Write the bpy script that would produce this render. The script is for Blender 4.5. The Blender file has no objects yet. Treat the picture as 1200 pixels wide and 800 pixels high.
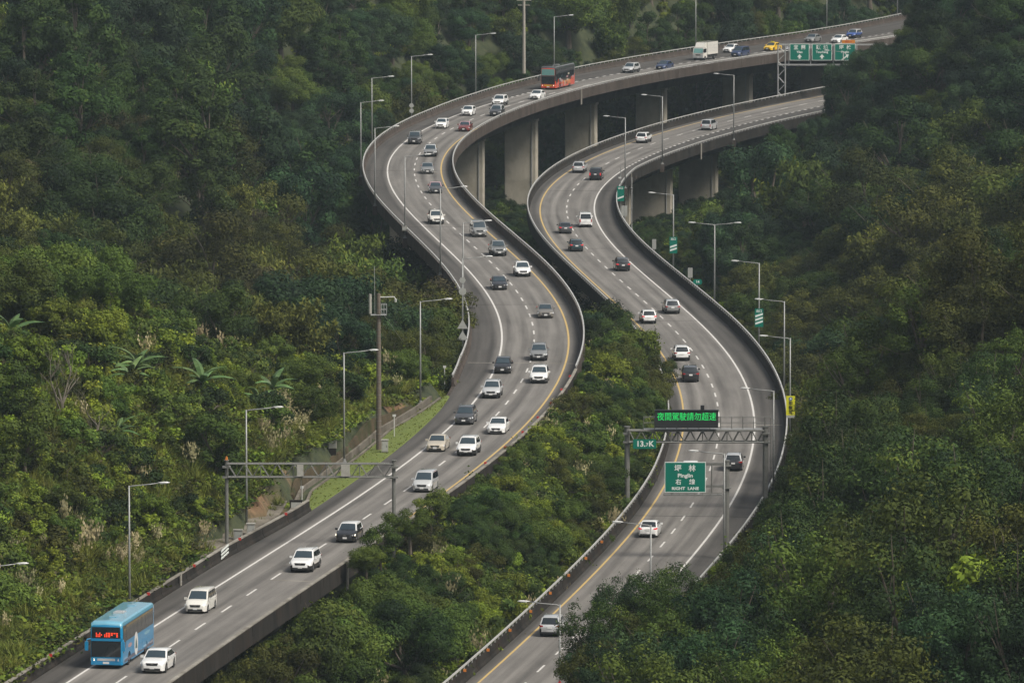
import bpy, bmesh, math, random
import numpy as np
from mathutils import Vector, Matrix
random.seed(7); R = math.radians
SC = bpy.context.scene
COL = SC.collection

# ------------------------------------------------------------------ camera, sky, sun, exposure
FPX = 9000.0                     # focal length in pixels of a 1200 px wide picture
HOR = -490.0                     # row of the horizon
CAMH = 82.0
TH = math.atan((400 - HOR) / FPX)
cd = bpy.data.cameras.new('camera'); cam = bpy.data.objects.new('camera', cd); COL.objects.link(cam)
cam.location = (0, 0, CAMH); cam.rotation_euler = (math.pi/2 - TH, 0, 0)
cd.sensor_width = 36; cd.lens = 36 * FPX / 1200; cd.clip_start = 5; cd.clip_end = 9000
SC.camera = cam
W = bpy.data.worlds.new('World'); SC.world = W; W.use_nodes = True
nt = W.node_tree; bg = nt.nodes['Background']; sky = nt.nodes.new('ShaderNodeTexSky')
SUN_EL, SUN_AZ = R(50), R(126)   # azimuth clockwise from +Y: light comes from the right, a little behind the camera
sky.sky_type = 'NISHITA'; sky.sun_disc = False; sky.sun_elevation = SUN_EL; sky.sun_rotation = SUN_AZ
sky.air_density = 1.0; sky.dust_density = 4.0; sky.ozone_density = 1.0
hsv = nt.nodes.new('ShaderNodeHueSaturation'); hsv.inputs['Saturation'].default_value = .35   # thin cloud greys the blue
nt.links.new(sky.outputs[0], hsv.inputs['Color']); nt.links.new(hsv.outputs[0], bg.inputs[0]); bg.inputs[1].default_value = 0.085
sd = bpy.data.lights.new('sun', 'SUN'); sun = bpy.data.objects.new('sun', sd); COL.objects.link(sun)
sd.energy = 2.6; sd.angle = R(20); sd.color = (1.0, 0.94, 0.84)
dvec = Vector((math.sin(SUN_AZ)*math.cos(SUN_EL), math.cos(SUN_AZ)*math.cos(SUN_EL), math.sin(SUN_EL)))
sun.rotation_euler = dvec.to_track_quat('Z', 'Y').to_euler(); sun.location = (60, 500, 300)
SC.view_settings.view_transform = 'Standard'; SC.view_settings.look = 'None'
SC.view_settings.exposure = 0.48; SC.view_settings.gamma = 1.0
try: SC.view_settings.use_curve_mapping = False
except Exception: pass
SC.render.engine = 'CYCLES'
SC.cycles.max_bounces = 6; SC.cycles.diffuse_bounces = 2; SC.cycles.transparent_max_bounces = 6
SC.cycles.volume_bounces = 0

# ------------------------------------------------------------------ helpers
def tag(o, label=None, cat=None, group=None, kind=None):
    if label: o['label'] = label
    if cat: o['category'] = cat
    if group: o['group'] = group
    if kind: o['kind'] = kind
    return o
def empty(name, loc=(0,0,0), rz=0.0):
    o = bpy.data.objects.new(name, None); COL.objects.link(o); o.location = loc; o.rotation_euler = (0, 0, rz)
    o.empty_display_size = 0.5
    return o
def link(name, me, parent=None, mat=None, loc=None, rot=None):
    o = bpy.data.objects.new(name, me); COL.objects.link(o)
    if parent is not None: o.parent = parent
    if mat is not None and len(me.materials) == 0: me.materials.append(mat)
    if loc is not None: o.location = loc
    if rot is not None: o.rotation_euler = rot
    return o
def copy_tree(o, parent=None):
    c = o.copy(); COL.objects.link(c)
    if parent is not None: c.parent = parent
    for ch in [x for x in o.children]: copy_tree(ch, c)
    return c

class MB:
    """collects vertices and faces of one mesh"""
    def __init__(s): s.v = []; s.f = []; s.m = []
    def add(s, vs, fs, mi=0):
        n = len(s.v); s.v += [tuple(p) for p in vs]; s.f += [tuple(i + n for i in f) for f in fs]; s.m += [mi]*len(fs); return s
    def box(s, x0, x1, y0, y1, z0, z1, mi=0, M=None):
        vs = [(x0,y0,z0),(x1,y0,z0),(x1,y1,z0),(x0,y1,z0),(x0,y0,z1),(x1,y0,z1),(x1,y1,z1),(x0,y1,z1)]
        if M is not None: vs = [M @ Vector(p) for p in vs]
        return s.add(vs, [(0,3,2,1),(4,5,6,7),(0,1,5,4),(1,2,6,5),(2,3,7,6),(3,0,4,7)], mi)
    def tube(s, pts, radii, n=6, mi=0, cap=True):
        pts = [Vector(p) for p in pts]; rings = []
        if not hasattr(radii, '__len__'): radii = [radii]*len(pts)
        base = len(s.v); up = Vector((0,0,1))
        for i, p in enumerate(pts):
            d = (pts[min(i+1, len(pts)-1)] - pts[max(i-1, 0)]).normalized()
            a = d.cross(up if abs(d.z) < .95 else Vector((1,0,0))).normalized(); b = d.cross(a)
            for k in range(n):
                t = 2*math.pi*k/n
                s.v.append(tuple(p + (a*math.cos(t) + b*math.sin(t))*radii[i]))
        for i in range(len(pts)-1):
            for k in range(n):
                q = base + i*n
                s.f.append((q+k, q+(k+1)%n, q+n+(k+1)%n, q+n+k)); s.m.append(mi)
        if cap:
            s.f.append(tuple(base+k for k in range(n))); s.m.append(mi)
            q = base + (len(pts)-1)*n; s.f.append(tuple(q+k for k in reversed(range(n)))); s.m.append(mi)
        return s
    def prism(s, poly, axis, a, b, mi=0):
        """polygon in the plane across axis, extruded from a to b; poly gives the two other coordinates in order"""
        def P(u, v, w): return {'x': (w,u,v), 'y': (u,w,v), 'z': (u,v,w)}[axis]
        n = len(poly)
        return s.add([P(u,v,a) for u,v in poly] + [P(u,v,b) for u,v in poly],
                     [tuple(range(n)), tuple(reversed(range(n,2*n)))] + [(i,(i+1)%n,n+(i+1)%n,n+i) for i in range(n)], mi)
    def mesh(s, name, mats=(), smooth=False):
        me = bpy.data.meshes.new(name); me.from_pydata(s.v, [], s.f); 
        for m in mats: me.materials.append(m)
        me.polygons.foreach_set('material_index', s.m)
        if smooth: me.polygons.foreach_set('use_smooth', [True]*len(s.f))
        bm = bmesh.new(); bm.from_mesh(me); bmesh.ops.recalc_face_normals(bm, faces=bm.faces); bm.to_mesh(me); bm.free()
        me.update(); return me
    def build(s, name, mat, parent=None, smooth=False):
        return link(name, s.mesh(name, mat if isinstance(mat, (list, tuple)) else (mat,), smooth), parent)

# ------------------------------------------------------------------ materials
def mat(name, color, rough=0.6, metal=0.0, coat=0.0, noise=None, emis=None, bump=None, trans=None):
    m = bpy.data.materials.new(name); m.use_nodes = True; t = m.node_tree; b = t.nodes['Principled BSDF']
    b.inputs['Base Color'].default_value = (*color, 1); b.inputs['Roughness'].default_value = rough
    b.inputs['Metallic'].default_value = metal; b.inputs['Coat Weight'].default_value = coat
    if emis: b.inputs['Emission Color'].default_value = (*emis[0], 1); b.inputs['Emission Strength'].default_value = emis[1]
    if noise:   # (scale, amount, second colour)
        tc = t.nodes.new('ShaderNodeTexCoord'); n = t.nodes.new('ShaderNodeTexNoise'); n.inputs['Scale'].default_value = noise[0]
        n.inputs['Detail'].default_value = 6; n.inputs['Roughness'].default_value = .65
        r = t.nodes.new('ShaderNodeValToRGB'); r.color_ramp.elements[0].position = .5 - noise[1]/2; r.color_ramp.elements[1].position = .5 + noise[1]/2
        r.color_ramp.elements[0].color = (*color, 1); r.color_ramp.elements[1].color = (*noise[2], 1)
        t.links.new(tc.outputs['Object'], n.inputs['Vector']); t.links.new(n.outputs['Fac'], r.inputs['Fac']); t.links.new(r.outputs['Color'], b.inputs['Base Color'])
        if bump:
            bp = t.nodes.new('ShaderNodeBump'); bp.inputs['Strength'].default_value = bump; t.links.new(n.outputs['Fac'], bp.inputs['Height']); t.links.new(bp.outputs['Normal'], b.inputs['Normal'])
    return m

def stained_concrete(name, c0, c1, c2, streak=True):
    """concrete with cloudy tone and rain streaks that run down the face"""
    m = bpy.data.materials.new(name); m.use_nodes = True; t = m.node_tree; b = t.nodes['Principled BSDF']; b.inputs['Roughness'].default_value = .9; b.inputs['Specular IOR Level'].default_value = .15
    g = t.nodes.new('ShaderNodeNewGeometry'); mp = t.nodes.new('ShaderNodeMapping'); mp.inputs['Scale'].default_value = (.38, .38, .16)
    n1 = t.nodes.new('ShaderNodeTexNoise'); n1.inputs['Scale'].default_value = 1.0; n1.inputs['Detail'].default_value = 8; n1.inputs['Roughness'].default_value = .7
    n2 = t.nodes.new('ShaderNodeTexNoise'); n2.inputs['Scale'].default_value = .35; n2.inputs['Detail'].default_value = 4
    t.links.new(g.outputs['Position'], mp.inputs['Vector']); t.links.new(mp.outputs['Vector'], n1.inputs['Vector']); t.links.new(g.outputs['Position'], n2.inputs['Vector'])
    r = t.nodes.new('ShaderNodeValToRGB'); r.color_ramp.elements[0].position = .36; r.color_ramp.elements[1].position = .66
    r.color_ramp.elements[0].color = (*c0, 1); r.color_ramp.elements[1].color = (*c1, 1)
    mx = t.nodes.new('ShaderNodeMix'); mx.data_type = 'RGBA'
    r2 = t.nodes.new('ShaderNodeValToRGB'); r2.color_ramp.elements[0].position = .5; r2.color_ramp.elements[1].position = .72
    t.links.new(n1.outputs['Fac'], r.inputs['Fac']); t.links.new(n2.outputs['Fac'], r2.inputs['Fac'])
    t.links.new(r2.outputs['Color'], mx.inputs[0]); t.links.new(r.outputs['Color'], mx.inputs[6]); mx.inputs[7].default_value = (*c2, 1)
    t.links.new(mx.outputs[2], b.inputs['Base Color'])
    return m

def asphalt(name):
    """asphalt with wheel tracks along each lane, oil line, patches; reads the strip coordinates (offset, distance)"""
    m = bpy.data.materials.new(name); m.use_nodes = True; t = m.node_tree; b = t.nodes['Principled BSDF']; b.inputs['Roughness'].default_value = .85; b.inputs['Specular IOR Level'].default_value = .3
    L = t.links.new
    def N(k, **kw):
        n = t.nodes.new(k)
        for a, v in kw.items(): setattr(n, a, v)
        return n
    def math_(op, a, bb=None, clamp=False):
        n = N('ShaderNodeMath', operation=op, use_clamp=clamp)
        for i, q in enumerate((a, bb)):
            if q is None: continue
            if isinstance(q, (int, float)): n.inputs[i].default_value = q
            else: L(q, n.inputs[i])
        return n.outputs[0]
    uv = N('ShaderNodeAttribute', attribute_name='strip'); sp = N('ShaderNodeSeparateXYZ'); L(uv.outputs['Vector'], sp.inputs[0])
    u, v = sp.outputs[0], sp.outputs[1]
    # shoulders are older and darker: colour by lateral offset
    sh = N('ShaderNodeMapRange'); L(math_('ABSOLUTE', u), sh.inputs[0]); sh.inputs[1].default_value = 3.55; sh.inputs[2].default_value = 4.5; sh.inputs[3].default_value = 0; sh.inputs[4].default_value = 1
    # wheel tracks: cos with period half a lane
    w = math_('COSINE', math_('MULTIPLY', u, 2*math.pi/1.83))
    mp = N('ShaderNodeCombineXYZ'); L(math_('MULTIPLY', u, 1.3), mp.inputs[0]); L(math_('MULTIPLY', v, .022), mp.inputs[1])
    n1 = N('ShaderNodeTexNoise'); n1.inputs['Scale'].default_value = 1.0; n1.inputs['Detail'].default_value = 5; L(mp.outputs[0], n1.inputs['Vector'])
    mp2 = N('ShaderNodeCombineXYZ'); L(math_('MULTIPLY', u, .5), mp2.inputs[0]); L(math_('MULTIPLY', v, .09), mp2.inputs[1])
    n2 = N('ShaderNodeTexNoise'); n2.inputs['Scale'].default_value = 1.0; n2.inputs['Detail'].default_value = 7; n2.inputs['Roughness'].default_value = .7; L(mp2.outputs[0], n2.inputs['Vector'])
    g = N('ShaderNodeNewGeometry'); n3 = N('ShaderNodeTexNoise'); n3.inputs['Scale'].default_value = 3.0; n3.inputs['Detail'].default_value = 4; L(g.outputs['Position'], n3.inputs['Vector'])
    k = math_('ADD', math_('MULTIPLY', math_('SUBTRACT', n1.outputs['Fac'], .5), 1.6), math_('MULTIPLY', math_('SUBTRACT', n2.outputs['Fac'], .5), .85))
    k = math_('ADD', k, math_('MULTIPLY', w, .12)); k = math_('ADD', k, math_('MULTIPLY', math_('SUBTRACT', n3.outputs['Fac'], .5), .25))
    k = math_('ADD', k, 1.0)
    mx = N('ShaderNodeMix', data_type='RGBA'); L(sh.outputs[0], mx.inputs[0]); mx.inputs[6].default_value = (.160, .150, .137, 1); mx.inputs[7].default_value = (.070, .065, .059, 1)
    vm = N('ShaderNodeVectorMath', operation='SCALE'); L(mx.outputs[2], vm.inputs[0]); L(k, vm.inputs['Scale']); L(vm.outputs[0], b.inputs['Base Color'])
    return m

def leaf_mat(name, c_dark, c_light, yellow=None, rough=.7):
    m = bpy.data.materials.new(name); m.use_nodes = True; t = m.node_tree; L = t.links.new
    b = t.nodes['Principled BSDF']; b.inputs['Roughness'].default_value = rough; b.inputs['Specular IOR Level'].default_value = .18
    at = t.nodes.new('ShaderNodeAttribute'); at.attribute_name = 'tone'
    oi = t.nodes.new('ShaderNodeObjectInfo')
    r = t.nodes.new('ShaderNodeValToRGB'); e = r.color_ramp.elements
    e[0].position = 0; e[0].color = (*c_dark, 1); e[1].position = .8; e[1].color = (*c_light, 1)
    if yellow: q = e.new(1.0); q.color = (*yellow, 1)
    L(at.outputs['Fac'], r.inputs['Fac'])
    hs = t.nodes.new('ShaderNodeHueSaturation'); mr = t.nodes.new('ShaderNodeMapRange'); mr.inputs[3].default_value = .488; mr.inputs[4].default_value = .525
    L(oi.outputs['Random'], mr.inputs[0]); L(mr.outputs[0], hs.inputs['Hue'])
    m2 = t.nodes.new('ShaderNodeMath'); m2.operation = 'MULTIPLY'; m2.inputs[1].default_value = 7.31; L(oi.outputs['Random'], m2.inputs[0])
    m3 = t.nodes.new('ShaderNodeMath'); m3.operation = 'FRACT'; L(m2.outputs[0], m3.inputs[0])
    mv = t.nodes.new('ShaderNodeMapRange'); mv.inputs[3].default_value = .62; mv.inputs[4].default_value = 1.4; L(m3.outputs[0], mv.inputs[0]); L(mv.outputs[0], hs.inputs['Value'])
    L(r.outputs['Color'], hs.inputs['Color']); L(hs.outputs['Color'], b.inputs['Base Color'])
    tr = t.nodes.new('ShaderNodeBsdfTranslucent'); L(hs.outputs['Color'], tr.inputs['Color'])
    ms = t.nodes.new('ShaderNodeMixShader'); ms.inputs[0].default_value = .14
    L(b.outputs[0], ms.inputs[1]); L(tr.outputs[0], ms.inputs[2]); L(ms.outputs[0], t.nodes['Material Output'].inputs['Surface'])
    return m

M = {}
M['asphalt'] = asphalt('asphalt')
M['white_paint'] = mat('white_road_paint', (.72,.70,.66), .6, noise=(2.5,.5,(.50,.48,.45)))
M['yellow_paint'] = mat('yellow_road_paint', (.62,.42,.13), .6, noise=(2.0,.5,(.44,.32,.13)))
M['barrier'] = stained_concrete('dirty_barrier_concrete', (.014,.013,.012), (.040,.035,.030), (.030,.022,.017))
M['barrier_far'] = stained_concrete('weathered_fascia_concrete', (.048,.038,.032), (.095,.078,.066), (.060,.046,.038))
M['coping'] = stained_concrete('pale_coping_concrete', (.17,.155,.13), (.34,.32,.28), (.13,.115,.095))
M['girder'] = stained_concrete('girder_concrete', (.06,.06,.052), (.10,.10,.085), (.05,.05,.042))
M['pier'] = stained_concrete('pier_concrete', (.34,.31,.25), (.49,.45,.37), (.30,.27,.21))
M['ditch'] = stained_concrete('ditch_concrete', (.12,.105,.085), (.21,.19,.155), (.08,.07,.05))
M['rust_wall'] = stained_concrete('mossy_retaining_wall', (.05,.042,.025), (.10,.075,.045), (.035,.045,.015))
M['galv'] = mat('galvanised_steel', (.46,.47,.46), .5, .35, noise=(3,.5,(.34,.34,.33)))
M['rail'] = mat('pale_guard_rail', (.60,.60,.58), .45, .2, noise=(1.2,.6,(.42,.41,.38)))
M['lamp_pole'] = mat('lamp_pole_steel', (.33,.34,.33), .5, .3, noise=(2,.5,(.25,.25,.24)))
M['lamp_head'] = mat('lamp_head_grey', (.62,.62,.60), .4, .2)
M['gantry'] = mat('gantry_grey_paint', (.20,.20,.185), .55, .2, noise=(2.5,.5,(.13,.13,.115)))
M['black'] = mat('black_plastic', (.012,.012,.013), .5)
M['tyre'] = mat('tyre_rubber', (.018,.018,.018), .85)
M['rim'] = mat('alloy_rim', (.35,.35,.36), .35, .8)
M['glass'] = mat('tinted_glass', (.016,.022,.026), .08, 0, coat=.6)
M['glass_blue'] = mat('windscreen_glass', (.03,.048,.06), .07, 0, coat=.8)
M['glass_teal'] = mat('coach_teal_glass', (.16,.34,.32), .1, 0, coat=.6)
M['chrome'] = mat('chrome', (.6,.6,.6), .2, 1)
M['plate'] = mat('licence_plate', (.75,.75,.73), .5)
M['headlight'] = mat('headlight_lens', (.62,.64,.66), .12, .1, coat=.8)
M['headlight_lit'] = mat('lit_headlight', (.8,.75,.6), .2, emis=((1,.86,.6), 1.3))
M['tail'] = mat('tail_lamp', (.36,.012,.012), .25, coat=.6)
M['tail_lit'] = mat('lit_tail_lamp', (.5,.02,.02), .25, emis=((1,.05,.06), .3))
M['amber'] = mat('amber_lens', (.7,.25,.02), .3)
M['red_refl'] = mat('red_reflector', (.42,.03,.025), .35)
M['orange_refl'] = mat('orange_reflector', (.55,.18,.03), .35)
M['sign_green'] = mat('sign_green', (.004,.17,.115), .45, noise=(.8,.8,(.003,.14,.10)))
M['sign_green'].node_tree.nodes['Principled BSDF'].inputs['Specular IOR Level'].default_value = .15
M['sign_white'] = mat('sign_white', (.70,.74,.70), .5)
M['sign_back'] = mat('sign_back', (.40,.41,.38), .5, .1, noise=(2,.5,(.30,.30,.28)))
M['sign_yellow'] = mat('sign_yellow', (.62,.60,.015), .5)
M['sign_orange'] = mat('sign_orange', (.62,.22,.02), .5)
M['sign_blue'] = mat('sign_blue', (.06,.12,.28), .5)
M['sign_red'] = mat('sign_red', (.45,.03,.03), .5)
M['led_face'] = mat('led_board_face', (.012,.014,.014), .6)
M['led_green'] = mat('green_led', (.01,.3,.05), .5, emis=((.02,1,.20), .42))
M['led_red'] = mat('red_led', (.5,.05,.02), .5, emis=((1,.06,.02), .8))
M['led_orange'] = mat('orange_led', (.5,.2,.02), .5, emis=((1,.22,.03), 1.1))
M['cabinet'] = mat('cabinet_paint', (.40,.39,.35), .55, noise=(2,.5,(.28,.27,.23)))
M['wood_pole'] = mat('brown_pole', (.10,.08,.06), .8, noise=(2,.5,(.16,.13,.10)))
M['con_pole'] = mat('concrete_pole', (.38,.35,.30), .8, noise=(2,.5,(.28,.26,.22)))
M['bark'] = mat('bark', (.07,.055,.04), .9, noise=(2,.5,(.13,.11,.085)))
M['bare'] = mat('bare_bark', (.09,.08,.06), .9, noise=(2,.5,(.15,.13,.10)))
# foliage kinds
M['leaf_dark'] = leaf_mat('dark_leaf', (.010,.022,.005), (.038,.065,.011), (.095,.120,.017))
M['leaf_blue'] = leaf_mat('bluish_leaf', (.010,.024,.010), (.033,.066,.021), (.078,.116,.030))
M['leaf_mid'] = leaf_mat('mid_leaf', (.025,.046,.008), (.088,.124,.017), (.19,.215,.028))
M['leaf_olive'] = leaf_mat('olive_leaf', (.023,.029,.006), (.083,.090,.013), (.165,.16,.022))
M['leaf_bright'] = leaf_mat('bright_leaf', (.052,.080,.009), (.170,.215,.020), (.31,.34,.030))
M['leaf_brown'] = leaf_mat('brownish_leaf', (.034,.032,.014), (.088,.078,.032), (.14,.118,.05))
M['leaf_bamboo'] = leaf_mat('bamboo_leaf', (.036,.045,.008), (.120,.132,.022), (.22,.215,.038))
M['banana'] = leaf_mat('banana_leaf', (.05,.10,.03), (.13,.20,.07), (.24,.28,.13), .4)
M['grass'] = leaf_mat('grass_blade', (.07,.09,.014), (.19,.205,.035), (.30,.28,.07))
M['verge'] = mat('verge_grass', (.075,.115,.014), .9, noise=(2.6,.35,(.14,.165,.028)))
M['plume'] = leaf_mat('grass_plume', (.22,.19,.10), (.38,.33,.18), (.50,.44,.28))

def paint(name, c, rough=.35, metal=0.0): return mat('paint_'+name, c, rough, metal, coat=1.0, noise=(1.5,.9,tuple(x*.9 for x in c)))
P = {k: paint(k, c, metal=mt) for k, c, mt in [('white',(.84,.84,.82),0),('pearl',(.74,.72,.66),0),('silver',(.56,.57,.57),.15),('grey',(.25,.255,.25),.15),('dark_grey',(.07,.073,.077),.2),
    ('black',(.014,.014,.016),0),('navy',(.03,.05,.12),.1),('blue',(.03,.09,.34),.1),('maroon',(.20,.035,.03),.1),('beige',(.56,.50,.40),.1),('taupe',(.20,.185,.16),.15),('teal',(.02,.05,.06),.1),
    ('yellow',(.80,.50,.015),0),('red',(.42,.03,.03),0),('coach_blue',(.006,.25,.50),0),('coach_roof',(.16,.42,.56),0),('coach_red',(.60,.05,.015),0),('coach_black',(.008,.009,.010),0),
    ('truck_white',(.72,.70,.64),0),('pink',(.50,.30,.32),0),('coach_orange',(.62,.20,.03),0),('dark_green',(.03,.10,.08),0)]}

# ------------------------------------------------------------------ road geometry
LX = [-40.24,-38.76,-37.27,-35.76,-34.24,-32.7,-31.15,-29.58,-28.0,-26.4,-24.78,-23.15,-21.5,-19.84,-18.18,-16.51,-14.84,-13.2,-11.59,-10.01,-8.49,-7.04,-5.66,-4.36,-3.17,-2.07,-1.09,-0.23,0.52,1.15,1.66,2.05,2.31,2.43,2.42,2.28,2.0,1.6,1.08,0.46,-0.26,-1.06,-1.93,-2.87,-3.84,-4.83,-5.83,-6.82,-7.8,-8.75,-9.66,-10.52,-11.3,-12.0,-12.59,-13.08,-13.44,-13.67,-13.76,-13.69,-13.46,-13.05,-12.48,-11.72,-10.78,-9.67,-8.38,-6.94,-5.34,-3.59,-1.68,0.4,2.66,5.1,7.76,10.62,13.71,17.03,20.6,24.41,28.49,32.81,37.36,42.09,46.92,51.77,56.53,61.12,65.51,69.69,73.66,77.42,80.96,84.3,87.42,90.34,93.04,95.53]
RX = [-17.92,-16.08,-14.27,-12.49,-10.73,-9.0,-7.29,-5.61,-3.95,-2.32,-0.72,0.86,2.41,3.94,5.44,6.91,8.36,9.78,11.16,12.49,13.78,14.99,16.13,17.18,18.13,18.98,19.72,20.36,20.91,21.37,21.72,21.97,22.11,22.14,22.06,21.87,21.58,21.2,20.71,20.14,19.48,18.75,17.96,17.12,16.26,15.38,14.49,13.6,12.72,11.87,11.06,10.3,9.61,9.01,8.5,8.1,7.82,7.67,7.68,7.85,8.18,8.68,9.35,10.2,11.21,12.4,13.75,15.28,16.98,18.85,20.87,23.06,25.42,27.93,30.62,33.49,36.53,39.75,43.13,46.65,50.33,54.14,58.11,62.22,66.47,70.87,75.42,80.11,84.95,89.93,95.06,100.33,105.75]
ZL, ZR = 0.0, -6.0
def unp(px, py, z):
    """the point of the horizontal plane at height z that is seen at a pixel of the 1200 x 800 photograph"""
    h = CAMH - z; Z = h/(math.sin(TH) + (py-400)/FPX*math.cos(TH))
    return Z*(px-600)/FPX, Z*(math.cos(TH) - (py-400)/FPX*math.sin(TH))
def proj(x, y, z):
    h = CAMH - z; Z = y*math.cos(TH) + h*math.sin(TH); V = -y*math.sin(TH) + h*math.cos(TH)
    return 600 + FPX*x/Z, 400 + FPX*V/Z, Z
class Road:
    def __init__(s, xs, z, y0=500.0):
        ys = y0 + 10*np.arange(len(xs)); 
        Y = np.arange(430, ys[-1]+.1, 2.0); X = np.interp(Y, ys, xs)
        lo = Y < y0; X[lo] = xs[0] + (xs[1]-xs[0])/10*(Y[lo]-y0)
        k = np.ones(9)/9; Xp = np.convolve(np.pad(X, 4, mode='edge'), k, mode='valid'); Xp[:6] = X[:6]; Xp[-6:] = X[-6:]
        s.Y = Y; s.X = Xp; s.s = np.r_[0, np.cumsum(np.hypot(np.diff(s.X), 2.0))]; s.z = z; s.smax = s.s[-1]
        tx = np.gradient(s.X, s.s); ty = np.gradient(s.Y, s.s); n = np.hypot(tx, ty); s.tx = tx/n; s.ty = ty/n
    def at(s, S, o=0.0, dz=0.0):
        x = np.interp(S, s.s, s.X); y = np.interp(S, s.s, s.Y); tx = np.interp(S, s.s, s.tx); ty = np.interp(S, s.s, s.ty)
        return Vector((x + o*ty, y - o*tx, s.z + dz))
    def head(s, S): return math.atan2(np.interp(S, s.s, s.ty), np.interp(S, s.s, s.tx))
    def sY(s, Y): return float(np.interp(Y, s.Y, s.s))
    def xY(s, Y): return np.interp(Y, s.Y, s.X)
    def near(s, x, y):
        i = int(np.argmin((s.X-x)**2 + (s.Y-y)**2)); S = s.s[i]
        for _ in range(3):
            p = s.at(S); t = Vector((np.interp(S, s.s, s.tx), np.interp(S, s.s, s.ty))); S = S + (Vector((x,y)) - p.xy).dot(t)
        p = s.at(S); n = Vector((np.interp(S, s.s, s.ty), -np.interp(S, s.s, s.tx)))
        return float(S), float((Vector((x,y)) - p.xy).dot(n))
    def from_px(s, px, py, dz=0.0): return s.near(*unp(px, py, s.z + dz))
RL, RR = Road(LX, ZL), Road(RX, ZR)
# edges of the paved deck: offset from the dashed centre line, by distance in depth (Y)
def eLl(Y): return float(np.interp(Y, [600,640,670,760,800,1180,1215,1260,1300,1345,1420], [-6.4,-6.4,-5.6,-6.0,-6.8,-6.9,-7.5,-9.0,-11.0,-13.6,-14.2]))
def eLr(Y): return float(np.interp(Y, [600,700,800,1180,1300], [4.85,5.05,5.1,5.1,5.3]))
def eRl(Y): return float(np.interp(Y, [600,750,850,1250], [-4.8,-4.8,-5.2,-5.2]))
def eRr(Y): return float(np.interp(Y, [600,900,1142,1168,1190,1215,1240,1265,1400], [6.6,6.9,6.7,8.0,9.1,10.2,11.2,12.4,13.0]))
def sweep(road, s0, s1, prof, step=3.0, closed=True, mb=None, mi=0, caps=True):
    """sweep a cross-section prof(S) -> [(offset, height)] along the road"""
    mb = mb or MB(); n = max(2, int((s1-s0)/step)+1); S = np.linspace(s0, s1, n); base = len(mb.v); k = 0
    for q in S:
        pr = prof(q); k = len(pr)
        for o, z in pr: mb.v.append(tuple(road.at(q, o, z)))
    for i in range(n-1):
        for j in range(k if closed else k-1):
            a = base + i*k + j; b = base + i*k + (j+1) % k
            mb.f.append((a, b, b+k, a+k)); mb.m.append(mi)
    if closed and caps:
        mb.f.append(tuple(base+j for j in range(k))); mb.m.append(mi)
        mb.f.append(tuple(base+(n-1)*k+j for j in reversed(range(k)))); mb.m.append(mi)
    return mb
def Yat(road, S): return float(np.interp(S, road.s, road.Y))

def make_road(road, name, label, el, er):
    n = int(road.smax/3); S = np.linspace(0, road.smax, n); cols = 9; v = []; st = []; f = []
    for q in S:
        Y = Yat(road, q); a, b = el(Y)-.05, er(Y)+.05
        for j in range(cols):
            o = a + (b-a)*j/(cols-1); v.append(tuple(road.at(q, o))); st.append((o, q + (0 if road is RL else 700), 0))
    for i in range(n-1):
        for j in range(cols-1):
            a = i*cols + j; f.append((a, a+1, a+cols+1, a+cols))
    me = bpy.data.meshes.new(name); me.from_pydata(v, [], f); at = me.attributes.new('strip', 'FLOAT_VECTOR', 'POINT')
    at.data.foreach_set('vector', np.array(st, float).ravel()); me.materials.append(M['asphalt'])
    o = link(name, me); tag(o, label, None, None, 'structure'); return o
road_l = make_road(RL, 'road', 'grey asphalt carriageway with traffic coming towards the viewer', eLl, eLr)
road_r = make_road(RR, 'road', 'grey asphalt carriageway with traffic driving away from the viewer', eRl, eRr)

# painted markings: thin slabs with their top 6 mm above the asphalt
def dash_mesh(name, l, w, m):
    mb = MB(); mb.box(-l/2, l/2, -w/2, w/2, -.01, .006); return mb.mesh(name, (m,))
DASH = dash_mesh('lane_dash', 4.0, .17, M['white_paint']); SHORT = dash_mesh('short_dash', 1.6, .30, M['white_paint'])
def put_on(road, S, o, me, name, parent, dz=0.0, extra=0.0):
    p = road.at(S, o, dz); ob = link(name, me, parent); ob.location = p; ob.rotation_euler = (0, 0, road.head(S)+extra); return ob
# observed phase of the dash pattern (m, period 10) against depth
PHL = ([560,600,620,653,683,716,757,799,829,849,870,900,937,956,985,1014,1064,1105,1143,1184,1214,1235,1255,1300],
       [-8,-8,-7.1,-6.7,-4.7,-3.85,-.6,1.6,2.3,2.2,1.5,.84,.2,0,-1.6,-2.4,-2.5,-2.3,-1.6,-1.5,-.6,.4,1.2,2.0])
PHR = ([560,619,669,690,720,750,781,820,840,850,880,900,930,967,1000,1035,1064,1083,1124,1184,1205,1225,1236,1257,1277,1297],
       [11,11.2,11.9,12.8,13,14,14,14.2,13.3,13.9,13.8,13.1,12.2,10.6,9.7,8.7,8.2,7.2,7.5,9,10.2,10.5,11.4,13.9,14.3,15.5])
def dashes(road, ph, parent, ymax):
    # distance along this curve differs by a constant from the one the phases were read with
    c = road.sY(500.0); last = -99; n = 0; S = 0.0
    # the phases were measured from the start of the curve at Y = 500
    while S < road.smax:
        Y = Yat(road, S); f = ((S - c) - float(np.interp(Y, *ph))) / 10.0
        if math.floor(f) != last:
            if last != -99 and Y < ymax: put_on(road, S, 0.0, DASH, 'lane_dash', parent); n += 1
            last = math.floor(f)
        S += .25
dashes(RL, PHL, road_l, 1440); dashes(RR, PHR, road_r, 1420)
def short_row(road, s0, s1, o, parent):
    S = s0
    while S < s1: put_on(road, S, o(Yat(road, S)), SHORT, 'short_dash', parent); S += 3.6
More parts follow.
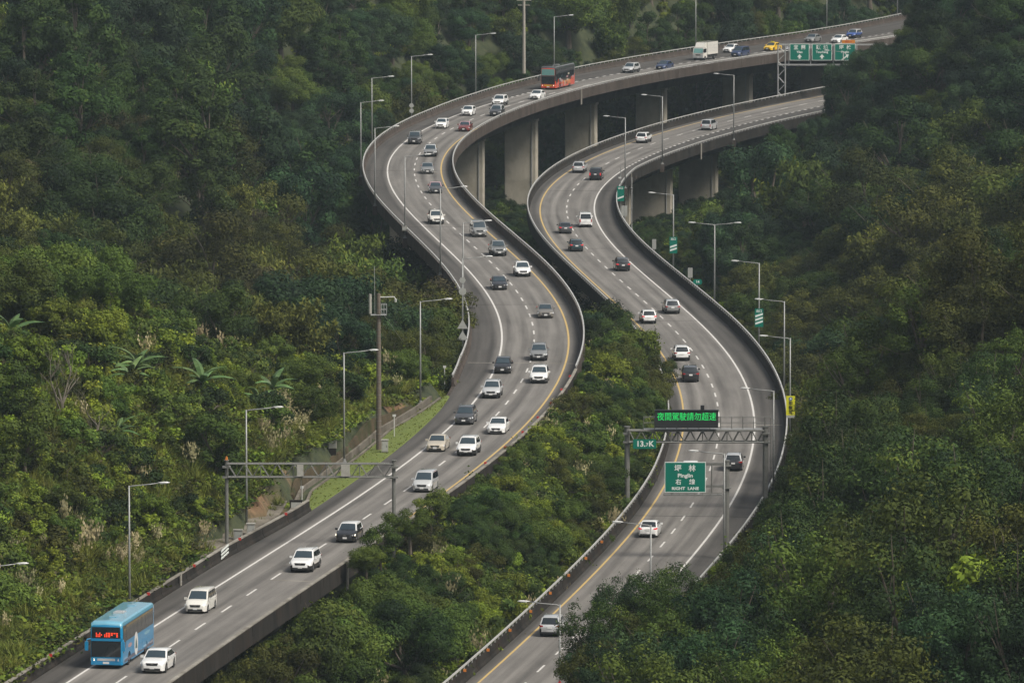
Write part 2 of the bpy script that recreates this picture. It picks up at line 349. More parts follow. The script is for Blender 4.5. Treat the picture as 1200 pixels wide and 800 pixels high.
def line(road, s0, s1, o, w, m, parent, name='edge_line'):
    f = (lambda q: o(Yat(road, q))) if callable(o) else (lambda q: o)
    ob = sweep(road, s0, s1, lambda q: [(f(q)-w/2, -.01), (f(q)-w/2, .006), (f(q)+w/2, .006), (f(q)+w/2, -.01)]).build(name, m, parent); return ob
oLw = lambda Y: float(np.interp(Y, [560,620,680,760,900,1000,1100,1215,1260,1400], [-3.7,-3.5,-3.35,-3.35,-3.65,-3.65,-3.8,-3.9,-4.3,-4.6]))
tag(line(RL, 0, RL.sY(1215), oLw, .20, M['white_paint'], road_l), 'solid white edge line')
short_row(RL, RL.sY(1218), RL.sY(1440), oLw, road_l)
tag(line(RL, 0, RL.smax, 3.75, .19, M['yellow_paint'], road_l), 'solid yellow edge line')
oRw = lambda Y: float(np.interp(Y, [600,700,900,1100,1165,1240,1400], [3.65,3.6,3.8,3.9,4.05,4.3,4.3]))
tag(line(RR, 0, RR.sY(1158), oRw, .20, M['white_paint'], road_r), 'solid white edge line')
short_row(RR, RR.sY(1160), RR.sY(1380), oRw, road_r)
tag(line(RR, 0, RR.smax, -3.75, .19, M['yellow_paint'], road_r), 'solid yellow edge line')
def joint(road, Y, a, b, parent, w=.35, skew=0.0, m=None):
    mb = MB(); l = b-a; mb.box(-w/2, w/2, -l/2, l/2, -.01, .007); o = (a+b)/2
    put_on(road, road.sY(Y), o, mb.mesh('expansion_joint', (m or M['coping'],)), 'expansion_joint', parent, 0.0, skew)
joint(RL, 806, -6.6, 4.9, road_l, .34, -R(3)); joint(RL, 629, .1, 4.7, road_l, .40, -R(11)); joint(RR, 801, -.4, 6.6, road_r, .42, R(3)); 
joint(RL, 1070, 1.5, 3.2, road_l, .5)
for Y in (872,978,1072,1160,1212,1290): joint(RL, Y, eLl(Y)+.1, eLr(Y)-.1, road_l, .16, 0, M['barrier'])
for Y in (722,915,1015,1112,1195,1270): joint(RR, Y, eRl(Y)+.1, eRr(Y)-.1, road_r, .16, 0, M['barrier'])

# ------------------------------------------------------------------ decks, girders, barriers
def deck(road, Y0, Y1, el, er, name, label, gw):
    s0, s1 = road.sY(Y0), road.sY(Y1)
    root = empty(name, road.at((s0+s1)/2)); inv = Matrix.Translation(-root.location)
    def fin(mb, nm, m):
        mb.v = [tuple(inv @ Vector(p)) for p in mb.v]; return mb.build(nm, m, root)
    sl = lambda q: [(el(Yat(road,q))-.42, -.012), (er(Yat(road,q))+.42, -.012), (er(Yat(road,q))+.42, -.5), (er(Yat(road,q))-1.6, -.75), (el(Yat(road,q))+1.6, -.75), (el(Yat(road,q))-.42, -.5)]
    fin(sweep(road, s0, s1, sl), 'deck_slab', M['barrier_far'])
    def gi(q):
        c = (el(Yat(road,q)) + er(Yat(road,q)))/2; g = gw/2
        return [(c-g, -.73), (c+g, -.73), (c+g*.86, -2.9), (c-g*.86, -2.9)]
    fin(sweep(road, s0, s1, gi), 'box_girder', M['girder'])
    tag(root, label, 'bridge deck'); return root
deck(RL, 770, 1575, eLl, eLr, 'bridge_deck', 'long concrete viaduct deck carrying the approaching traffic round the double bend', 7.4)
deck(RL, 435, 640, eLl, eLr, 'bridge_deck', 'short concrete deck under the approaching lanes at the blue coach', 7.4)
deck(RR, 435, 1540, eRl, eRr, 'bridge_deck', 'lower concrete viaduct deck carrying the traffic that drives away', 7.4)

POST = MB().box(-.035,.035,-.035,.035,0,.32).mesh('rail_post', (M['rail'],))
def barrier(road, Y0, Y1, edge, side, label, rail=True, coping=False, refl=None, mname='barrier', h=.88, gap=()):
    """side +1 stands beyond the right edge, -1 beyond the left edge"""
    s0, s1 = road.sY(Y0), road.sY(Y1); root = empty('road_barrier', road.at((s0+s1)/2, edge(Yat(road,(s0+s1)/2))))
    inv = Matrix.Translation(-root.location); e = lambda q: edge(Yat(road, q))
    def fin(mb, nm, m):
        mb.v = [tuple(inv @ Vector(p)) for p in mb.v]; return mb.build(nm, m, root)
    w = lambda q: [(e(q)+side*a, z) for a, z in ((-.02,-.011),(.0,.10),(.14,.32),(.19,h),(.40,h),(.44,-.62),(.30,-.62),(.30,-.011))]
    n = max(1, round((s1-s0)/10)); d_ = (s1-s0)/n
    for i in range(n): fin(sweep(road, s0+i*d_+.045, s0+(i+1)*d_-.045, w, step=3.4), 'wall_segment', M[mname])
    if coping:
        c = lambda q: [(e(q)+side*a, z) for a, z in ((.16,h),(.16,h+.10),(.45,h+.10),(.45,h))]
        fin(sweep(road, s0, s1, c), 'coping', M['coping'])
    if rail:
        zt = h+.34
        c = lambda q: [(e(q)+side*.30+a, z) for a, z in ((-.07,zt-.07),(-.07,zt+.05),(.07,zt+.05),(.07,zt-.07))]
        fin(sweep(road, s0, s1, c), 'top_rail', M['rail'])
        mb = MB(); S = s0+1
        while S < s1-1:
            p = road.at(S, e(S)+side*.30, h) - root.location; a = .05
            mb.box(p.x-a, p.x+a, p.y-a, p.y+a, p.z-.01, p.z+.29); S += 2.0
        mb.build('rail_posts', M['galv'], root)['kind'] = 'stuff'
    if refl:
        me = MB().box(-.12,.12,-.07,.07,0,.22).mesh('reflector', (M[refl[0]],)); S = s0+4
        while S < s1:
            if refl[1] < Yat(road, S) < refl[2]:
                p = road.at(S, e(S)+side*.10, h-.05 if refl[0]=='orange_refl' else h+.02) - root.location; o = link('reflector', me, root); o.location = p
            S += refl[3]
    # pale steel covers over the expansion joints
    for Yc in gap:
        q = road.sY(Yc); mb = MB(); me = mb.box(-.35,.35,-.05,.05,-1.5,h+.05).mesh('joint_cover', (M['coping'],))
        o = link('joint_cover', me, root); o.location = road.at(q, e(q)+side*.47, 0) - root.location; o.rotation_euler = (0,0,road.head(q))
    tag(root, label, 'barrier'); return root
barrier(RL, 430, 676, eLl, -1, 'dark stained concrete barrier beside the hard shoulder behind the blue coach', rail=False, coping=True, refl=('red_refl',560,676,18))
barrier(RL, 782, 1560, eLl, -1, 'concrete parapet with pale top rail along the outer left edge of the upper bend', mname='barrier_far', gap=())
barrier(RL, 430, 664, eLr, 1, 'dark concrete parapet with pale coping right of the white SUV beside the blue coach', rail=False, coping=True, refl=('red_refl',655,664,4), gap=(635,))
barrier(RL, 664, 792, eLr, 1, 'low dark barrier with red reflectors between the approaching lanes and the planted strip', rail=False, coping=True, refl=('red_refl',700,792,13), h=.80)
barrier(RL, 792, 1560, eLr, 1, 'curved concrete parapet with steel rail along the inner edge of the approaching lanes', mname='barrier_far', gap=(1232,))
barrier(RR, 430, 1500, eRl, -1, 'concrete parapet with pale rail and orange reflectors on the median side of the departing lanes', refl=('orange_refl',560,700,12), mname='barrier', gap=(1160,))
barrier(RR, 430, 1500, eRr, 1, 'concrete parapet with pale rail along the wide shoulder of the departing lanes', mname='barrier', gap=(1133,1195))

# ------------------------------------------------------------------ terrain
ROWS = {  # Y: heights left of the left road (0,6,15,30,60,110 m away), between the roads (3), right of the right road (0,6,15,30,60,110)
 -100: ([79]*6, [79]*3, [79]*6),
 150: ([48,48,50,54,60,75], [45,44,44], [44,45,46,48,58,70]),
 300: ([14,15,18,24,34,50], [8,6,6], [6,6,8,10,20,40]),
 480: ([0.2,3,9,17,30,45], [-6,-8,-9], [-5,-4,-2,2,11,28]),
 560: ([0.2,3,9,17,30,45], [-6,-8,-9], [-6,-3,-1,3,13,30]),
 620: ([0.2,3,8.5,15,28,45], [-5,-6.5,-9], [-7.5,-4,-1,4,14,28]),
 680: ([0.2,3,8.5,14,20,40], [-2.2,-3.5,-9], [-8,-5,-1,4,13,25]),
 720: ([0.2,2.2,6,11,17,34], [-.9,-3,-9], [-8.5,-5.5,1,8,17,30]),
 750: ([0.2,1.8,4,7,13,30], [-.6,-2.5,-8.5], [-9,-6,-3,2,10,22]),
 790: ([-2,-1,-1,-1,4,22], [-1.5,-3.0,-8.5], [-11,-10,-9,-7,2,14]),
 850: ([-7,-8,-8,-7,1,18], [-5,-6,-9], [-14,-15,-15,-12,-3,12]),
 900: ([-10,-10,-9,-5,8,24], [-13,-13,-14], [-16,-16,-14,-9,3,20]),
 1000: ([-14,-13,-10,-1,14,34], [-17,-17,-18], [-18,-18,-16,-11,2,24]),
 1100: ([-16,-14,-9,3,21,44], [-20,-20,-20], [-18,-18,-16,-10,6,30]),
 1150: ([-16,-14,-8,5,24,48], [-20,-21,-21], [-17,-17,-14,-5,13,36]),
 1200: ([-17,-14,-7,7,28,52], [-22,-22,-22], [-18,-16,-8,5,25,48]),
 1270: ([-17,-13,-5,11,35,58], [-22,-22,-22], [-15,-13,-4,12,33,56]),
 1350: ([-16,-10,0,19,44,66], [-20,-20,-20], [-12,-8,2,16,40,62]),
 1450: ([-12,-5,6,26,54,76], [-12,-12,-12], [-8,-2,8,24,50,72]),
 1600: ([0,8,20,42,72,95], [0,0,0], [2,8,20,38,66,90]),
 1900: ([60,66,76,95,120,150], [60,60,60], [60,66,76,95,120,150]),
 3000: ([130]*6, [130]*3, [130]*6)}
DD = [0,6,15,30,60,110]
rk = sorted(ROWS); TA = np.array([[*ROWS[k][0], *ROWS[k][1], *ROWS[k][2]] for k in rk], float); TY = np.array(rk, float)
def edge_arrays(Y):
    def f(tab_road, e, Y):
        Yc = np.clip(Y, 430, tab_road.Y[-1]); x = np.interp(Yc, tab_road.Y, tab_road.X); ty = np.interp(Yc, tab_road.Y, tab_road.ty)
        return x, ty
    xl, cl = f(RL, None, Y); xr, cr = f(RR, None, Y)
    vl = np.vectorize(eLl)(Y)/cl; vr = np.vectorize(eLr)(Y)/cl; wl = np.vectorize(eRl)(Y)/cr; wr = np.vectorize(eRr)(Y)/cr
    return xl+vl, xl+vr, xr+wl, xr+wr, cl, cr
def lump(x, y, s, seed):
    return (np.sin(x/s+seed)*np.cos(y/(s*1.3)+seed*2.1) + .5*np.sin(x/(s*.43)+y/(s*.61)+seed*3.7) + .35*np.cos(x/(s*.27)-y/(s*.33)+seed))
EY = np.arange(-120, 3100, 4.0); EA = np.array(edge_arrays(EY))
def terrain(x, y):
    x = np.atleast_1d(np.asarray(x, float)); y = np.atleast_1d(np.asarray(y, float))
    T = np.array([np.interp(y, TY, TA[:, j]) for j in range(15)])
    a, b, c, d, cl, cr = [np.interp(y, EY, EA[i]) for i in range(6)]
    def tab(T6, dist):
        out = np.full(dist.shape, 0.0); dist = np.clip(dist, 0, 400)
        for i in range(5):
            t = np.clip((dist-DD[i])/(DD[i+1]-DD[i]), 0, 1); out += (T6[i+1]-T6[i])*t
        return T6[0] + out + np.clip(dist-110, 0, None)*.35
    dl = (a-x)*cl; dr = (x-d)*cr; zl = tab(T[0:6], dl); zr = tab(T[9:15], dr)
    g = np.clip((x-b)/np.maximum(c-b, 1), 0, 1); zm = np.where(g < .5, T[6]+(T[7]-T[6])*g*2, T[7]+(T[8]-T[7])*(g*2-1))
    # a level shelf for the verge and the drain, cut into the foot of the left slope
    vwid = np.interp(y, [640,672,690,740,772,778], [3.4,3.6,4.7,5.0,3.4,0]); zl = np.where((y > 640) & (y < 776) & (dl < vwid), np.minimum(zl, -.45), np.where((y > 640) & (y < 776) & (dl < vwid+1.5), np.maximum(zl, .9), zl))
    z = np.where(x < a, zl, np.where(x > d, zr, zm))
    # under the decks: blend the two sides
    tl = np.clip((x-a)/np.maximum(b-a, 1), 0, 1); z = np.where((x >= a) & (x <= b), T[0]*(1-tl)+T[6]*tl, z)
    tr = np.clip((x-c)/np.maximum(d-c, 1), 0, 1); z = np.where((x >= c) & (x <= d), T[8]*(1-tr)+T[9]*tr, z)
    amp = np.clip(np.maximum(dl, dr)/25, 0, 1); z = z + amp*lump(x, y*.5, 15, 1.3)*2.6 + amp*lump(x, y*.45, 36, 4.3)*4.2
    inl = (x > a-1.2) & (x < b+1.2) & (y > 430) & (y < 1590); z = np.where(inl, np.minimum(z, -.35), z)
    inr = (x > c-2.0) & (x < d+2.0) & (y > 430) & (y < 1560); z = np.where(inr, np.minimum(z, ZR-1.2), z)
    return np.minimum(z, 78 + (z-78)*.12*(z > 78))
gx = np.unique(np.r_[[-3200,-2000,-1200,-700,-400,-260,-200], np.arange(-160,-90,6), np.arange(-90,90,1.6), np.arange(90,190,6), [220,280,420,700,1200,2000,3200]])
gy = np.unique(np.r_[[-1200,-600,-200,0,100,200,300,360,410], np.arange(440,1620,3.2), [1660,1720,1800,1900,2100,2400,3000,4000]])
GX, GY = np.meshgrid(gx, gy); GZ = terrain(GX.ravel(), np.clip(GY.ravel(), -100, 3000))
SOIL = [(462,478,7),(475,470,4),(452,492,4),(300,590,6),(312,575,5),(330,565,5),(296,610,3),(905,590,5),(915,575,4),(230,470,4),(205,480,4),(150,400,6),(80,375,6)]
soil_pts = []
for px, py, r in SOIL:   # bare earth where the photograph shows it: walk the view ray down to the slope
    d0 = None
    for Y in np.arange(560, 1300, 2.0):
        z = CAMH - Y*(py-HOR)/FPX; x = (px-600)/FPX*Y
        if float(terrain(x, Y)[0]) > z: d0 = (x, Y, r/12.0*1.5); break
    if d0: soil_pts.append(d0)
soil = np.zeros(GX.size)
for x, y, r in soil_pts: soil = np.maximum(soil, np.exp(-(((GX.ravel()-x)/r)**2 + ((GY.ravel()-y)/(r*3.0))**2)))
nx, ny = len(gx), len(gy); idx = np.arange(nx*ny).reshape(ny, nx)
q = np.stack([idx[:-1,:-1], idx[:-1,1:], idx[1:,1:], idx[1:,:-1]], -1).reshape(-1, 4)
def np_mesh(name, V, Q, mats, tone=None, midx=None):
    me = bpy.data.meshes.new(name); V = np.asarray(V, np.float32); Q = np.asarray(Q, np.int32); k = Q.shape[1]
    me.vertices.add(len(V)); me.vertices.foreach_set('co', V.ravel()); me.loops.add(Q.size); me.loops.foreach_set('vertex_index', Q.ravel())
    me.polygons.add(len(Q)); me.polygons.foreach_set('loop_start', np.arange(len(Q), dtype=np.int32)*k)
    if tone is not None: a = me.attributes.new('tone', 'FLOAT', 'FACE'); a.data.foreach_set('value', np.asarray(tone, np.float32))
    for m in mats: me.materials.append(m)
    if midx is not None: me.polygons.foreach_set('material_index', np.asarray(midx, np.int32))
    me.update(calc_edges=True); me.validate(); return me
def ground_mat():
    m = bpy.data.materials.new('hill_soil_and_moss'); m.use_nodes = True; t = m.node_tree; b = t.nodes['Principled BSDF']; b.inputs['Roughness'].default_value = .95; L = t.links.new
    g = t.nodes.new('ShaderNodeNewGeometry'); n = t.nodes.new('ShaderNodeTexNoise'); n.inputs['Scale'].default_value = .9; n.inputs['Detail'].default_value = 9; n.inputs['Roughness'].default_value = .7; L(g.outputs['Position'], n.inputs['Vector'])
    r = t.nodes.new('ShaderNodeValToRGB'); e = r.color_ramp.elements; e[0].position = .35; e[0].color = (.016,.026,.010,1); e[1].position = .62; e[1].color = (.052,.060,.022,1)
    q = e.new(.75); q.color = (.085,.065,.035,1); L(n.outputs['Fac'], r.inputs['Fac'])
    a = t.nodes.new('ShaderNodeAttribute'); a.attribute_name = 'soil'
    n2 = t.nodes.new('ShaderNodeTexNoise'); n2.inputs['Scale'].default_value = 1.8; n2.inputs['Detail'].default_value = 6; L(g.outputs['Position'], n2.inputs['Vector'])
    r2 = t.nodes.new('ShaderNodeValToRGB'); e = r2.color_ramp.elements; e[0].position = .35; e[0].color = (.17,.095,.05,1); e[1].position = .65; e[1].color = (.30,.17,.095,1); L(n2.outputs['Fac'], r2.inputs['Fac'])
    mm = t.nodes.new('ShaderNodeMath'); mm.operation = 'MULTIPLY'; mm.inputs[1].default_value = 1.7; mm.use_clamp = True; L(a.outputs['Fac'], mm.inputs[0])
    mx = t.nodes.new('ShaderNodeMix'); mx.data_type = 'RGBA'; L(mm.outputs[0], mx.inputs[0]); L(r.outputs['Color'], mx.inputs[6]); L(r2.outputs['Color'], mx.inputs[7]); L(mx.outputs[2], b.inputs['Base Color'])
    return m
tm = np_mesh('ground', np.c_[GX.ravel(), GY.ravel(), GZ], q, (ground_mat(),))
a = tm.attributes.new('soil', 'FLOAT', 'POINT'); a.data.foreach_set('value', soil.astype(np.float32)); tm.polygons.foreach_set('use_smooth', [True]*len(tm.polygons))
tag(link('ground', tm), 'steep valley ground under the forest and the viaducts', kind='structure')
# ------------------------------------------------------------------ piers
def pier(road, Y, el, er, label, Wd=5.2, T=1.5):
    S = road.sY(Y); o = (el(Y)+er(Y))/2; p = road.at(S, o); gz = float(terrain(p.x, p.y)[0]) - 1.5
    root = empty('bridge_pier', (p.x, p.y, gz), road.head(S)); top = road.z - 2.9 - gz
    mb = MB(); c = .12; zz = [0.0]
    while zz[-1] + 4.0 < top-1: zz.append(zz[-1]+4.0)
    zz.append(top-.5)
    # the shaft in lifts of 4 m with a recessed joint between them, corners chamfered
    def ring(g, z): 
        a, b = T/2-g, Wd/2-g
        return [(-a+c,-b,z),(a-c,-b,z),(a,-b+c,z),(a,b-c,z),(a-c,b,z),(-a+c,b,z),(-a,b-c,z),(-a,-b+c,z)]
    rings = []
    for i in range(len(zz)-1):
        rings += [ring(0, zz[i]+.03), ring(0, zz[i+1]-.03)]
        if i < len(zz)-2: rings += [ring(.04, zz[i+1]-.025), ring(.04, zz[i+1]+.025)]
    v = [pt for r_ in rings for pt in r_]; f = []
    for i in range(len(rings)-1):
        for k in range(8): f.append((i*8+k, i*8+(k+1)%8, i*8+8+(k+1)%8, i*8+8+k))
    f.append(tuple(range(8))); f.append(tuple(reversed(range(len(v)-8, len(v)))))
    mb.add(v, f); mb.build('shaft', M['pier'], root)
    mb = MB(); mb.box(-T/2-.1, T/2+.1, -Wd/2-.12, Wd/2+.12, top-.5, top-.12); mb.build('bearing_shelf', M['pier'], root)
    for k in (-1, 1): mb = MB(); mb.box(-.4,.4, k*Wd*.3-.4, k*Wd*.3+.4, top-.12, top+.01); mb.build('bearing', M['black'], root)
    mb = MB(); mb.tube([(-T/2-.09,-Wd/2+.7,0),(-T/2-.09,-Wd/2+.7,top-.4)], .07, 6); mb.build('drain_pipe', M['galv'], root)
    tag(root, label, 'bridge pier', 'piers of the two viaducts'); return root
def pier_Y(road, px, lo, hi, el, er):
    best = None
    for Y in np.arange(lo, hi, 1.0):
        p = road.at(road.sY(Y), (el(Y)+er(Y))/2); e = abs(proj(p.x, p.y, road.z-6)[0]-px)
        if best is None or e < best[0]: best = (e, Y)
    return float(best[1])
for px, lab in [(548,'leftmost tall pier under the top viaduct, half behind the inner bend'), (611,'wide tall pier below the top viaduct left of the orange coach'), (681,'tall pier under the top viaduct just below the orange coach'),
                (764,'tall pier of the top viaduct below the silver car and the dark sedan'), (863,'tall pier of the top viaduct below the white truck'), (957,'tall pier of the top viaduct behind the green direction signs')]:
    pier(RL, pier_Y(RL, px, 1160, 1440, eLl, eLr), eLl, eLr, lab)
for Y, lab in [(1120,'pier under the outermost left curve of the upper viaduct'), (1072,'pier under the upper viaduct hidden behind the left bend'), (1025,'pier under the approaching lanes where the two bends meet'), (978,'pier under the approaching lanes beside the dark tree crowns'),
               (930,'pier under the approaching lanes left of the white van'), (872,'grey pier under the left parapet next to the two triangular sign backs'), (826,'last short pier before the approaching lanes reach the hillside')]:
    pier(RL, Y, eLl, eLr, lab, Wd=6.4 if Y < 900 else 5.2)
for px, lab in [(764,'wide pier under the near viaduct beside the striped green exit board'), (818,'tall pier under the near viaduct right of the wide shaded pier'), (884,'shaded pier under the near viaduct where the right hillside meets it')]:
    pier(RR, pier_Y(RR, px, 1150, 1400, eRl, eRr), eRl, eRr, lab, Wd=6.2, T=1.6)
for Y, lab in [(1160,'pier under the near viaduct at the end of the solid white line'), (1112,'pier under the near viaduct below the black jeep'), (1065,'pier under the departing lanes below the white van'), (1015,'pier under the departing lanes at the dark gap between the roads'), (965,'pier under the departing lanes in the shade between both viaducts'),
               (915,'pier under the departing lanes behind the dark bushy trees'), (860,'pier under the departing lanes hidden in the planted strip'), (815,'pier under the departing lanes above the light board gantry'), (770,'pier under the departing lanes behind the light board gantry'), (722,'pier under the departing lanes left of the big green sign'), (675,'pier under the departing lanes left of the white sedan'), (628,'pier under the departing lanes below the silver SUV'), (580,'nearest pier under the departing lanes at the lower edge')]:
    pier(RR, Y, eRl, eRr, lab, Wd=6.0)

# ------------------------------------------------------------------ verge, ditch and retaining wall beside the approaching lanes
def strip_surface(road, Y0, Y1, prof, name, m, kind='structure', closed=False):
    ob = sweep(road, road.sY(Y0), road.sY(Y1), prof, closed=closed).build(name, m); return ob
def vw(Y): return float(np.interp(Y, [672,690,740,772], [.1,2.4,2.7,.5]))
vo = lambda q: eLl(Yat(RL,q))
o = strip_surface(RL, 672, 772, lambda q: [(vo(q)+.1, -.12), (vo(q)-.05, .07), (vo(q)-vw(Yat(RL,q))*.5, .14), (vo(q)-vw(Yat(RL,q)), .06), (vo(q)-vw(Yat(RL,q)), -.3)], 'grass_verge', M['verge'])
tag(o, 'narrow mown grass verge between the hard shoulder and the drain', kind='structure')
dt = empty('drainage_ditch', RL.at(RL.sY(710), -9.5)); inv = Matrix.Translation(-dt.location)
def finp(mb, nm, m, root): 
    iv = Matrix.Translation(-root.location); mb.v = [tuple(iv @ Vector(p)) for p in mb.v]; return mb.build(nm, m, root)
dO = lambda q: vo(q) - vw(Yat(RL,q)) - .05
finp(sweep(RL, RL.sY(640), RL.sY(770), lambda q: [(dO(q),-.5),(dO(q),.16),(dO(q)-.22,.16),(dO(q)-.22,-.35),(dO(q)-.95,-.35),(dO(q)-.95,.30),(dO(q)-1.2,.30),(dO(q)-1.2,-.6)]), 'channel', M['ditch'], dt)
tag(dt, 'open concrete drain running along the foot of the left slope', 'drain')
rw = empty('retaining_wall', RL.at(RL.sY(715), -11))
hw = lambda q: float(np.interp(Yat(RL,q), [684,694,705,722,735,742,760], [.4,1.3,.8,.7,1.6,1.1,.4]))
finp(sweep(RL, RL.sY(684), RL.sY(760), lambda q: [(dO(q)-1.22,-.5),(dO(q)-1.45,hw(q)),(dO(q)-1.75,hw(q)),(dO(q)-1.9,-.5)]), 'wall', M['rust_wall'], rw)
tag(rw, 'low brown mossy retaining wall behind the drain on the left slope', 'retaining wall')
ap = empty('concrete_apron', RL.at(RL.sY(655), -9)); 
finp(sweep(RL, RL.sY(640), RL.sY(690), lambda q: [(vo(q)-.8-vw(Yat(RL,q))-1.1,.12),(vo(q)-.8-vw(Yat(RL,q))-1.1,.20),(vo(q)-3.6-vw(Yat(RL,q)),.42),(vo(q)-3.6-vw(Yat(RL,q)),.1)]), 'slab', M['ditch'], ap)
tag(ap, 'pale concrete apron between the dark barrier and the bare soil', 'paved apron')

# ------------------------------------------------------------------ foliage prototypes
def quads(C, N, size, rng, ratio=.55, droop=None):
    n = len(C); N = N/np.maximum(np.linalg.norm(N, axis=1, keepdims=True), 1e-6); r = rng.normal(size=(n,3)); 
    if droop is not None: r = r*.35 + droop
    U = r - N*(r*N).sum(1, keepdims=True); U /= np.maximum(np.linalg.norm(U, axis=1, keepdims=True), 1e-6); Vv = np.cross(N, U)
    l = size[:, None]*.5; w = l*ratio
    P4 = np.stack([C-U*l, C+Vv*w-U*l*.1, C+U*l, C-Vv*w-U*l*.1], 1)
    return P4.reshape(-1, 3), np.arange(4*n).reshape(-1, 4)
def crown_arrays(seed, Rr, Hh, lobes, per, leaf, flat=.75, cz=None, spray=40, ratio=.55, lobe_r=(.27,.46), tone_spread=.5):
    """leaves set over many overlapping lobes that together fill an uneven crown"""
    rng = np.random.default_rng(seed); cz = Hh*.62 if cz is None else cz; C, N, T, Sz = [], [], [], []; cen = []
    for i in range(lobes):
        d = rng.normal(size=3); d /= np.linalg.norm(d); d[2] = d[2]*.8 + .12
        k = rng.uniform(.5, 1.0)**.6 * (1 + .18*math.sin(3*math.atan2(d[1], d[0])+seed)); c = np.array([d[0]*Rr*k, d[1]*Rr*k, cz + d[2]*(Hh-cz)*1.25*k])
        lr = Rr*rng.uniform(*lobe_r); cen.append((c, lr)); n = int(per*(lr/(Rr*.33))**2); q = rng.normal(size=(n,3)); q /= np.linalg.norm(q, axis=1, keepdims=True)
        q = q[(q[:,2] > -.35) | (rng.random(n) < .25)]; n = len(q); rad = lr*rng.uniform(.72, 1.08, n)*(1+.16*np.sin(q[:,0]*7+i)*np.cos(q[:,1]*6+q[:,2]*5))
        p = c + q*rad[:, None]*np.array([1,1,flat]); C.append(p); N.append(q*1.25 + rng.normal(size=(n,3))*.42 + np.array([0,0,.3]))
        T.append(np.clip(rng.normal(.42, .17*tone_spread*2) + rng.normal(0, .13, n), 0, 1)); Sz.append(leaf*rng.uniform(.6, 1.35, n))
    for i in range(spray):   # loose twigs that break the outline
        c, lr = cen[rng.integers(len(cen))]; d = rng.normal(size=3); d[2] = abs(d[2])*.8; d /= np.linalg.norm(d); n = 9
        t = np.linspace(.9, 1.45, n)[:, None]*lr; p = c + d*t + rng.normal(size=(n,3))*leaf*.5; C.append(p); N.append(rng.normal(size=(n,3)) + np.array([0,0,.6])); T.append(rng.uniform(.4, .95, n)); Sz.append(leaf*rng.uniform(.6, 1.2, n))
    C = np.concatenate(C); N = np.concatenate(N); T = np.concatenate(T); Sz = np.concatenate(Sz)
    V, Q = quads(C, N, Sz, rng, ratio); return V, Q, T, cen
def bamboo_arrays(seed, Hh, culms, leaf, spread=1.0):
    rng = np.random.default_rng(seed); C, N, T, Sz = [], [], [], []; cen = []; curves = []
    for i in range(culms):
        a = rng.uniform(0, 2*math.pi); h = Hh*rng.uniform(.65, 1.0); lean = rng.uniform(.12, .5)*h*spread; b = rng.uniform(0, .9, 2)*rng.choice([-1,1], 2)
        t = np.linspace(0, 1, 26); x = b[0] + math.cos(a)*lean*t**2.2; y = b[1] + math.sin(a)*lean*t**2.2; z = h*(t - .16*t**4); cv = np.c_[x, y, z]; curves.append(cv[::5])
        tone = rng.normal(.45, .16)
        for j in range(6, 26):
            n = int(34*(1.15-abs(t[j]-.68))); r = .30 + .85*math.sin(math.pi*min(1, (t[j]-.15)/.9)); p = cv[j] + rng.normal(size=(n,3))*np.array([r, r, .55])*.55
            C.append(p); N.append(rng.normal(size=(n,3))*.6 + np.array([math.cos(a)*.4, math.sin(a)*.4, .6])); T.append(np.clip(tone + rng.normal(0, .18, n), 0, 1)); Sz.append(leaf*rng.uniform(.7, 1.3, n))
        cen.append((cv[-5], 1.0))
    C = np.concatenate(C); N = np.concatenate(N); T = np.concatenate(T); Sz = np.concatenate(Sz)
    V, Q = quads(C, N, Sz, rng, .38, droop=np.array([0,0,-.9])); return V, Q, T, curves
def trunk_mesh(seed, Hh, Rr, cen, m, curves=None):
    rng = np.random.default_rng(seed+99); mb = MB()
    if curves is not None:
        for cv in curves[:10]: mb.tube([tuple(p) for p in cv], [.07,.065,.06,.05,.04,.03][:len(cv)], 4, cap=False)
        return mb
    b = .028*Hh+.05; fork = Hh*.34; j = rng.normal(size=2)*.15*Rr*.4
    mb.tube([(0,0,-1.2),(j[0]*.4,j[1]*.4,fork*.5),(j[0],j[1],fork)], [b*1.35,b,b*.8], 6)
    sel = sorted(cen, key=lambda c: -c[1])[:7]
    for c, lr in sel:
        mid = ((j[0]+c[0])/2 + rng.normal()*.2, (j[1]+c[1])/2 + rng.normal()*.2, (fork+c[2])/2 - .2)
        mb.tube([(j[0],j[1],fork-.1), mid, tuple(c)], [b*.55,b*.36,b*.12], 5, cap=False)
        for k in range(2):
            e = np.array(c) + rng.normal(size=3)*lr*.8; mb.tube([mid, tuple((np.array(mid)+e)/2 + rng.normal(size=3)*.12), tuple(e)], [b*.22,b*.14,b*.05], 4, cap=False)
    return mb
KINDS = {}   # name: (crown mesh, trunk mesh, whole mesh for the mass, radius, height, words)
def kind(name, seed, Rr, Hh, lobes, per, leaf, lm, words, bamboo=0, **kw):
    if bamboo: V, Q, T, curves = bamboo_arrays(seed, Hh, bamboo, leaf, kw.get('spread', 1)); cen = []
    else: V, Q, T, cen = crown_arrays(seed, Rr, Hh, lobes, per, leaf, **kw); curves = None
    tb = trunk_mesh(seed, Hh, Rr, cen, None, curves); cm = np_mesh('crown', V, Q, (M[lm],), T); tme = tb.mesh('trunk', (M['bark'],))
    w = MB(); 
    tv = np.array(tb.v); tq = [f if len(f) == 4 else None for f in tb.f]; tq = np.array([f for f in tq if f], int)
    whole = np_mesh('canopy_'+name, np.concatenate([V, tv]), np.concatenate([Q, tq+len(V)]), (M[lm], M['bark']), np.r_[T, np.full(len(tq), .5)], np.r_[np.zeros(len(Q)), np.ones(len(tq))])
    KINDS[name] = (cm, tme, whole, Rr, Hh, words)
